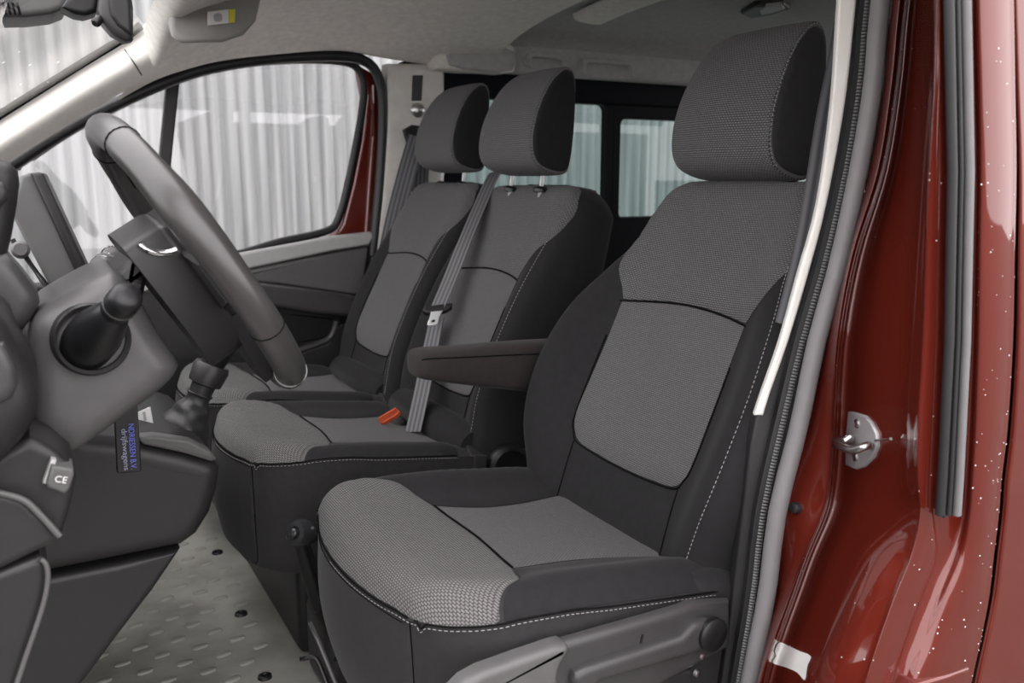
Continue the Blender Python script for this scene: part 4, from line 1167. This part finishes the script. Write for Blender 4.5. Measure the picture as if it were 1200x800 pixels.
plate('plug_frame', [(50, 566), (60, 538), (66, 540), (58, 568)], .79, .01, M['light_grey'], db, r=.001)
text('lettering', 'CE', pt(64, 561, Y=.7835), pt(80, 563, Y=.78)-pt(66, 561, Y=.78), (0, 0, 1), .008, M['white'], us)
# free-standing display
dp = empty('display_screen', pt(75, 350, Y=1.26), 'flat grey display standing on the dashboard seen from its side', 'screen')
plate('housing', [(12, 250), (24, 206), (34, 202), (50, 202), (101, 312), (101, 318), (92, 325), (92, 332), (75, 352), (66, 350)], 1.26, .03, M['mid_plastic'], dp, r=.004, n=(-.2, -1, .1))
plate('screen_edge', [(35, 203), (46, 201), (51, 204), (102, 313), (101, 318), (92, 322), (88, 318)], 1.245, .02, M['dark_plastic'], dp, r=.004, n=(-.1, -1, .1))

# ------------------------------------------------------------------ centre console and what lies on it
cc = empty('centre_console', pt(150, 800, Y=1.3), 'dark grey moulded centre console between dashboard and floor', 'console')
plate('console_upper', [(-60, 470), (60, 490), (110, 512), (165, 518), (215, 530), (250, 540), (260, 549), (256, 575), (248, 602), (232, 628), (214, 641), (140, 656), (50, 674), (-60, 690)], 1.20, .42, M['dark_plastic'], cc, r=.020)
plate('console_lower', [(-60, 676), (50, 678), (140, 660), (212, 644), (180, 692), (140, 744), (96, 803), (60, 850), (-60, 860)], 1.21, .40, M['dark_plastic'], cc, r=.010)
plate('console_rim', [(160, 512), (180, 510), (222, 516), (246, 528), (254, 538), (248, 541), (215, 531), (168, 521)], 1.195, .02, M['mid_plastic'], cc, r=.004)
pp_ = empty('white_card', pt(170, 510, Y=1.33), 'white folded paper card lying in the console tray', 'card')
plate('card', [(158, 484), (176, 476), (180, 500), (161, 508)], 1.34, .004, M['white'], pp_, r=.0008, n=(-.3, -1, .5))
plate('card_edge', [(161, 506), (181, 501), (181, 508), (162, 511)], 1.335, .01, M['white'], pp_, r=.001)
plate('card_print', [(167, 483), (170, 482), (172, 492), (169, 494)], 1.3355, .0006, M['print_grey'], pp_, r=.0002, n=(-.3, -1, .5))
plate('card_corner', [(129, 514), (134, 509), (134, 517)], 1.30, .003, M['white'], pp_, r=.0004)
# key tag
kt = empty('key_tag', pt(152, 553, Y=1.07), 'black key tag with blue lettering hanging below the steering column', 'key tag')
plate('tag', [(133, 470), (161, 468), (166, 550), (165, 553), (139, 555), (137, 553)], 1.07, .006, M['soft_black'], kt, r=.002)
dwn = pt(156, 549, Y=1.067)-pt(152.5, 497, Y=1.067); rgt = pt(160, 520, Y=1.067)-pt(140, 520, Y=1.067)
text('lettering', 'NDRIESSEN B.V.', pt(153, 496, Y=1.066), dwn, rgt, .0092, M['blue_print'], kt, fit=(pt(156, 549, Y=1.066)-pt(153, 496, Y=1.066)).length)
text('lettering', 'drijfswagens', pt(145, 502, Y=1.066), dwn, rgt, .0085, M['silver_print'], kt, fit=(pt(156, 549, Y=1.066)-pt(153, 501, Y=1.066)).length)
# gear lever
gl_ = empty('gear_lever', pt(210, 512, Y=1.40), 'black gear lever with a creased leather boot on the console', 'lever')
g0 = pt(210, 516, Y=1.40); g1 = pt(248, 430, Y=1.40); ga = (g1-g0).normalized(); gL = (g1-g0).length
rows = []
for t, r in ((0, .052), (.06, .046), (.14, .040), (.24, .037), (.34, .030), (.44, .027), (.52, .020), (.60, .019), (.64, .022)):
    a_, b__, _ = basis(ga)
    rows.append([g0+ga*gL*t+(a_*math.cos(k*PI/7)+b__*math.sin(k*PI/7))*r*(1+.05*math.sin(k*PI/7*4+t*9)) for k in range(14)])
skin('boot', Surf(rows, True), bsdf('black_boot_leather', (.020, .020, .020), .42)[0], gl_, nu=3, nv=4)
lathe('collar', g0+ga*gL*.62, ga, [(0, .018), (gL*.14, .019), (gL*.16, .026), (gL*.36, .029), (gL*.42, .026)], M['dark_plastic'], gl_, 20)
lathe('knob', g0+ga*gL*1.04, ga, [(0, .018), (.02, .024), (.045, .026), (.06, .02), (.066, .008)], M['black'], gl_, 20)

# ------------------------------------------------------------------ at the top: visor, mirror, housing, lamp
sv = empty('sun_visor', pt(255, 50, Y=1.88), 'grey sun visor folded up above the passenger window', 'visor')
plate('visor_board', [(203, -30), (201, 30), (205, 46), (214, 52), (262, 51), (286, 43), (301, 26), (314, -30)], 1.88, .022, M['visor'], sv, r=.009, n=(.2, -1, -.5))
lb = plate('warning_label', [(243, 14), (268, 11), (268, 27), (243, 30)], 1.868, .0006, M['white'], sv, r=.0002, n=(.2, -1, -.5), label='white warning label with a yellow edge')
plate('label_edge', [(268.4, 11), (276, 10.5), (275, 26), (268.4, 27)], 1.868, .0006, M['yellow'], sv, r=.0002, n=(.2, -1, -.5))
plate('label_print', [(251, 17), (259, 16), (260, 24), (252, 25)], 1.866, .0006, M['print_grey'], lb, r=.0002, n=(.2, -1, -.5), sm=3)
rm = empty('rear_view_mirror', pt(130, 20, Y=1.30), 'dark grey rear view mirror on its arm at the windscreen top', 'mirror')
plate('mirror_head', [(122, -40), (150, -40), (157, 8), (157, 46), (148, 48), (132, 39), (121, 26), (115, 10)], 1.26, .035, M['grey_plastic'], rm, r=.010)
plate('mirror_back', [(124, -40), (147, -40), (153, 6), (154, 40), (139, 30), (130, 16)], 1.252, .01, M['dark_plastic'], rm, r=.004)
plate('mirror_arm', [(72, 8), (82, -8), (120, -20), (114, 14), (100, 18), (88, 16)], 1.31, .05, M['black'], rm, r=.006)
lathe('adjust_knob', pt(114, 25, Y=1.265), (-.5, -.6, -.5), [(-.008, .005), (.004, .006), (.007, .004)], M['black'], rm, 12)
sh = empty('sensor_housing', pt(30, 20, Y=1.40), 'grey vented sensor housing at the top left of the windscreen', 'housing')
hs = plate('housing', [(-60, -40), (-60, 17), (-10, 20), (30, 19.5), (60, 16), (76, 10), (86, -8), (90, -40)], 1.40, .10, M['mid_plastic'], sh, r=.008)
for k in range(5):
    x = -2+5.6*k
    plate('vent_slit', [(x-1.5, 3), (x+1.2, 3), (x+4.6, 17), (x+1.9, 17)], 1.398, .003, M['seam'], sh, r=.0003)
dl = empty('dome_light', pt(900, 14, Z=z(.44)), 'small pale ceiling lamp above the driver head restraint', 'lamp')
slab('lamp_base', [pt(x, y, Z=z(.43)) for x, y in ((868, 17), (884, 9), (918, 5), (926, 11), (906, 18), (880, 22))], (0, 0, -1), .03, M['dark_plastic'], dl, r=.006)
slab('lamp_lens', [pt(x, y, Z=z(.426)) for x, y in ((890, 14), (898, 9), (916, 7), (920, 11), (904, 16), (892, 18))], (0, 0, -1), .01, M['light_grey'], dl, r=.004)
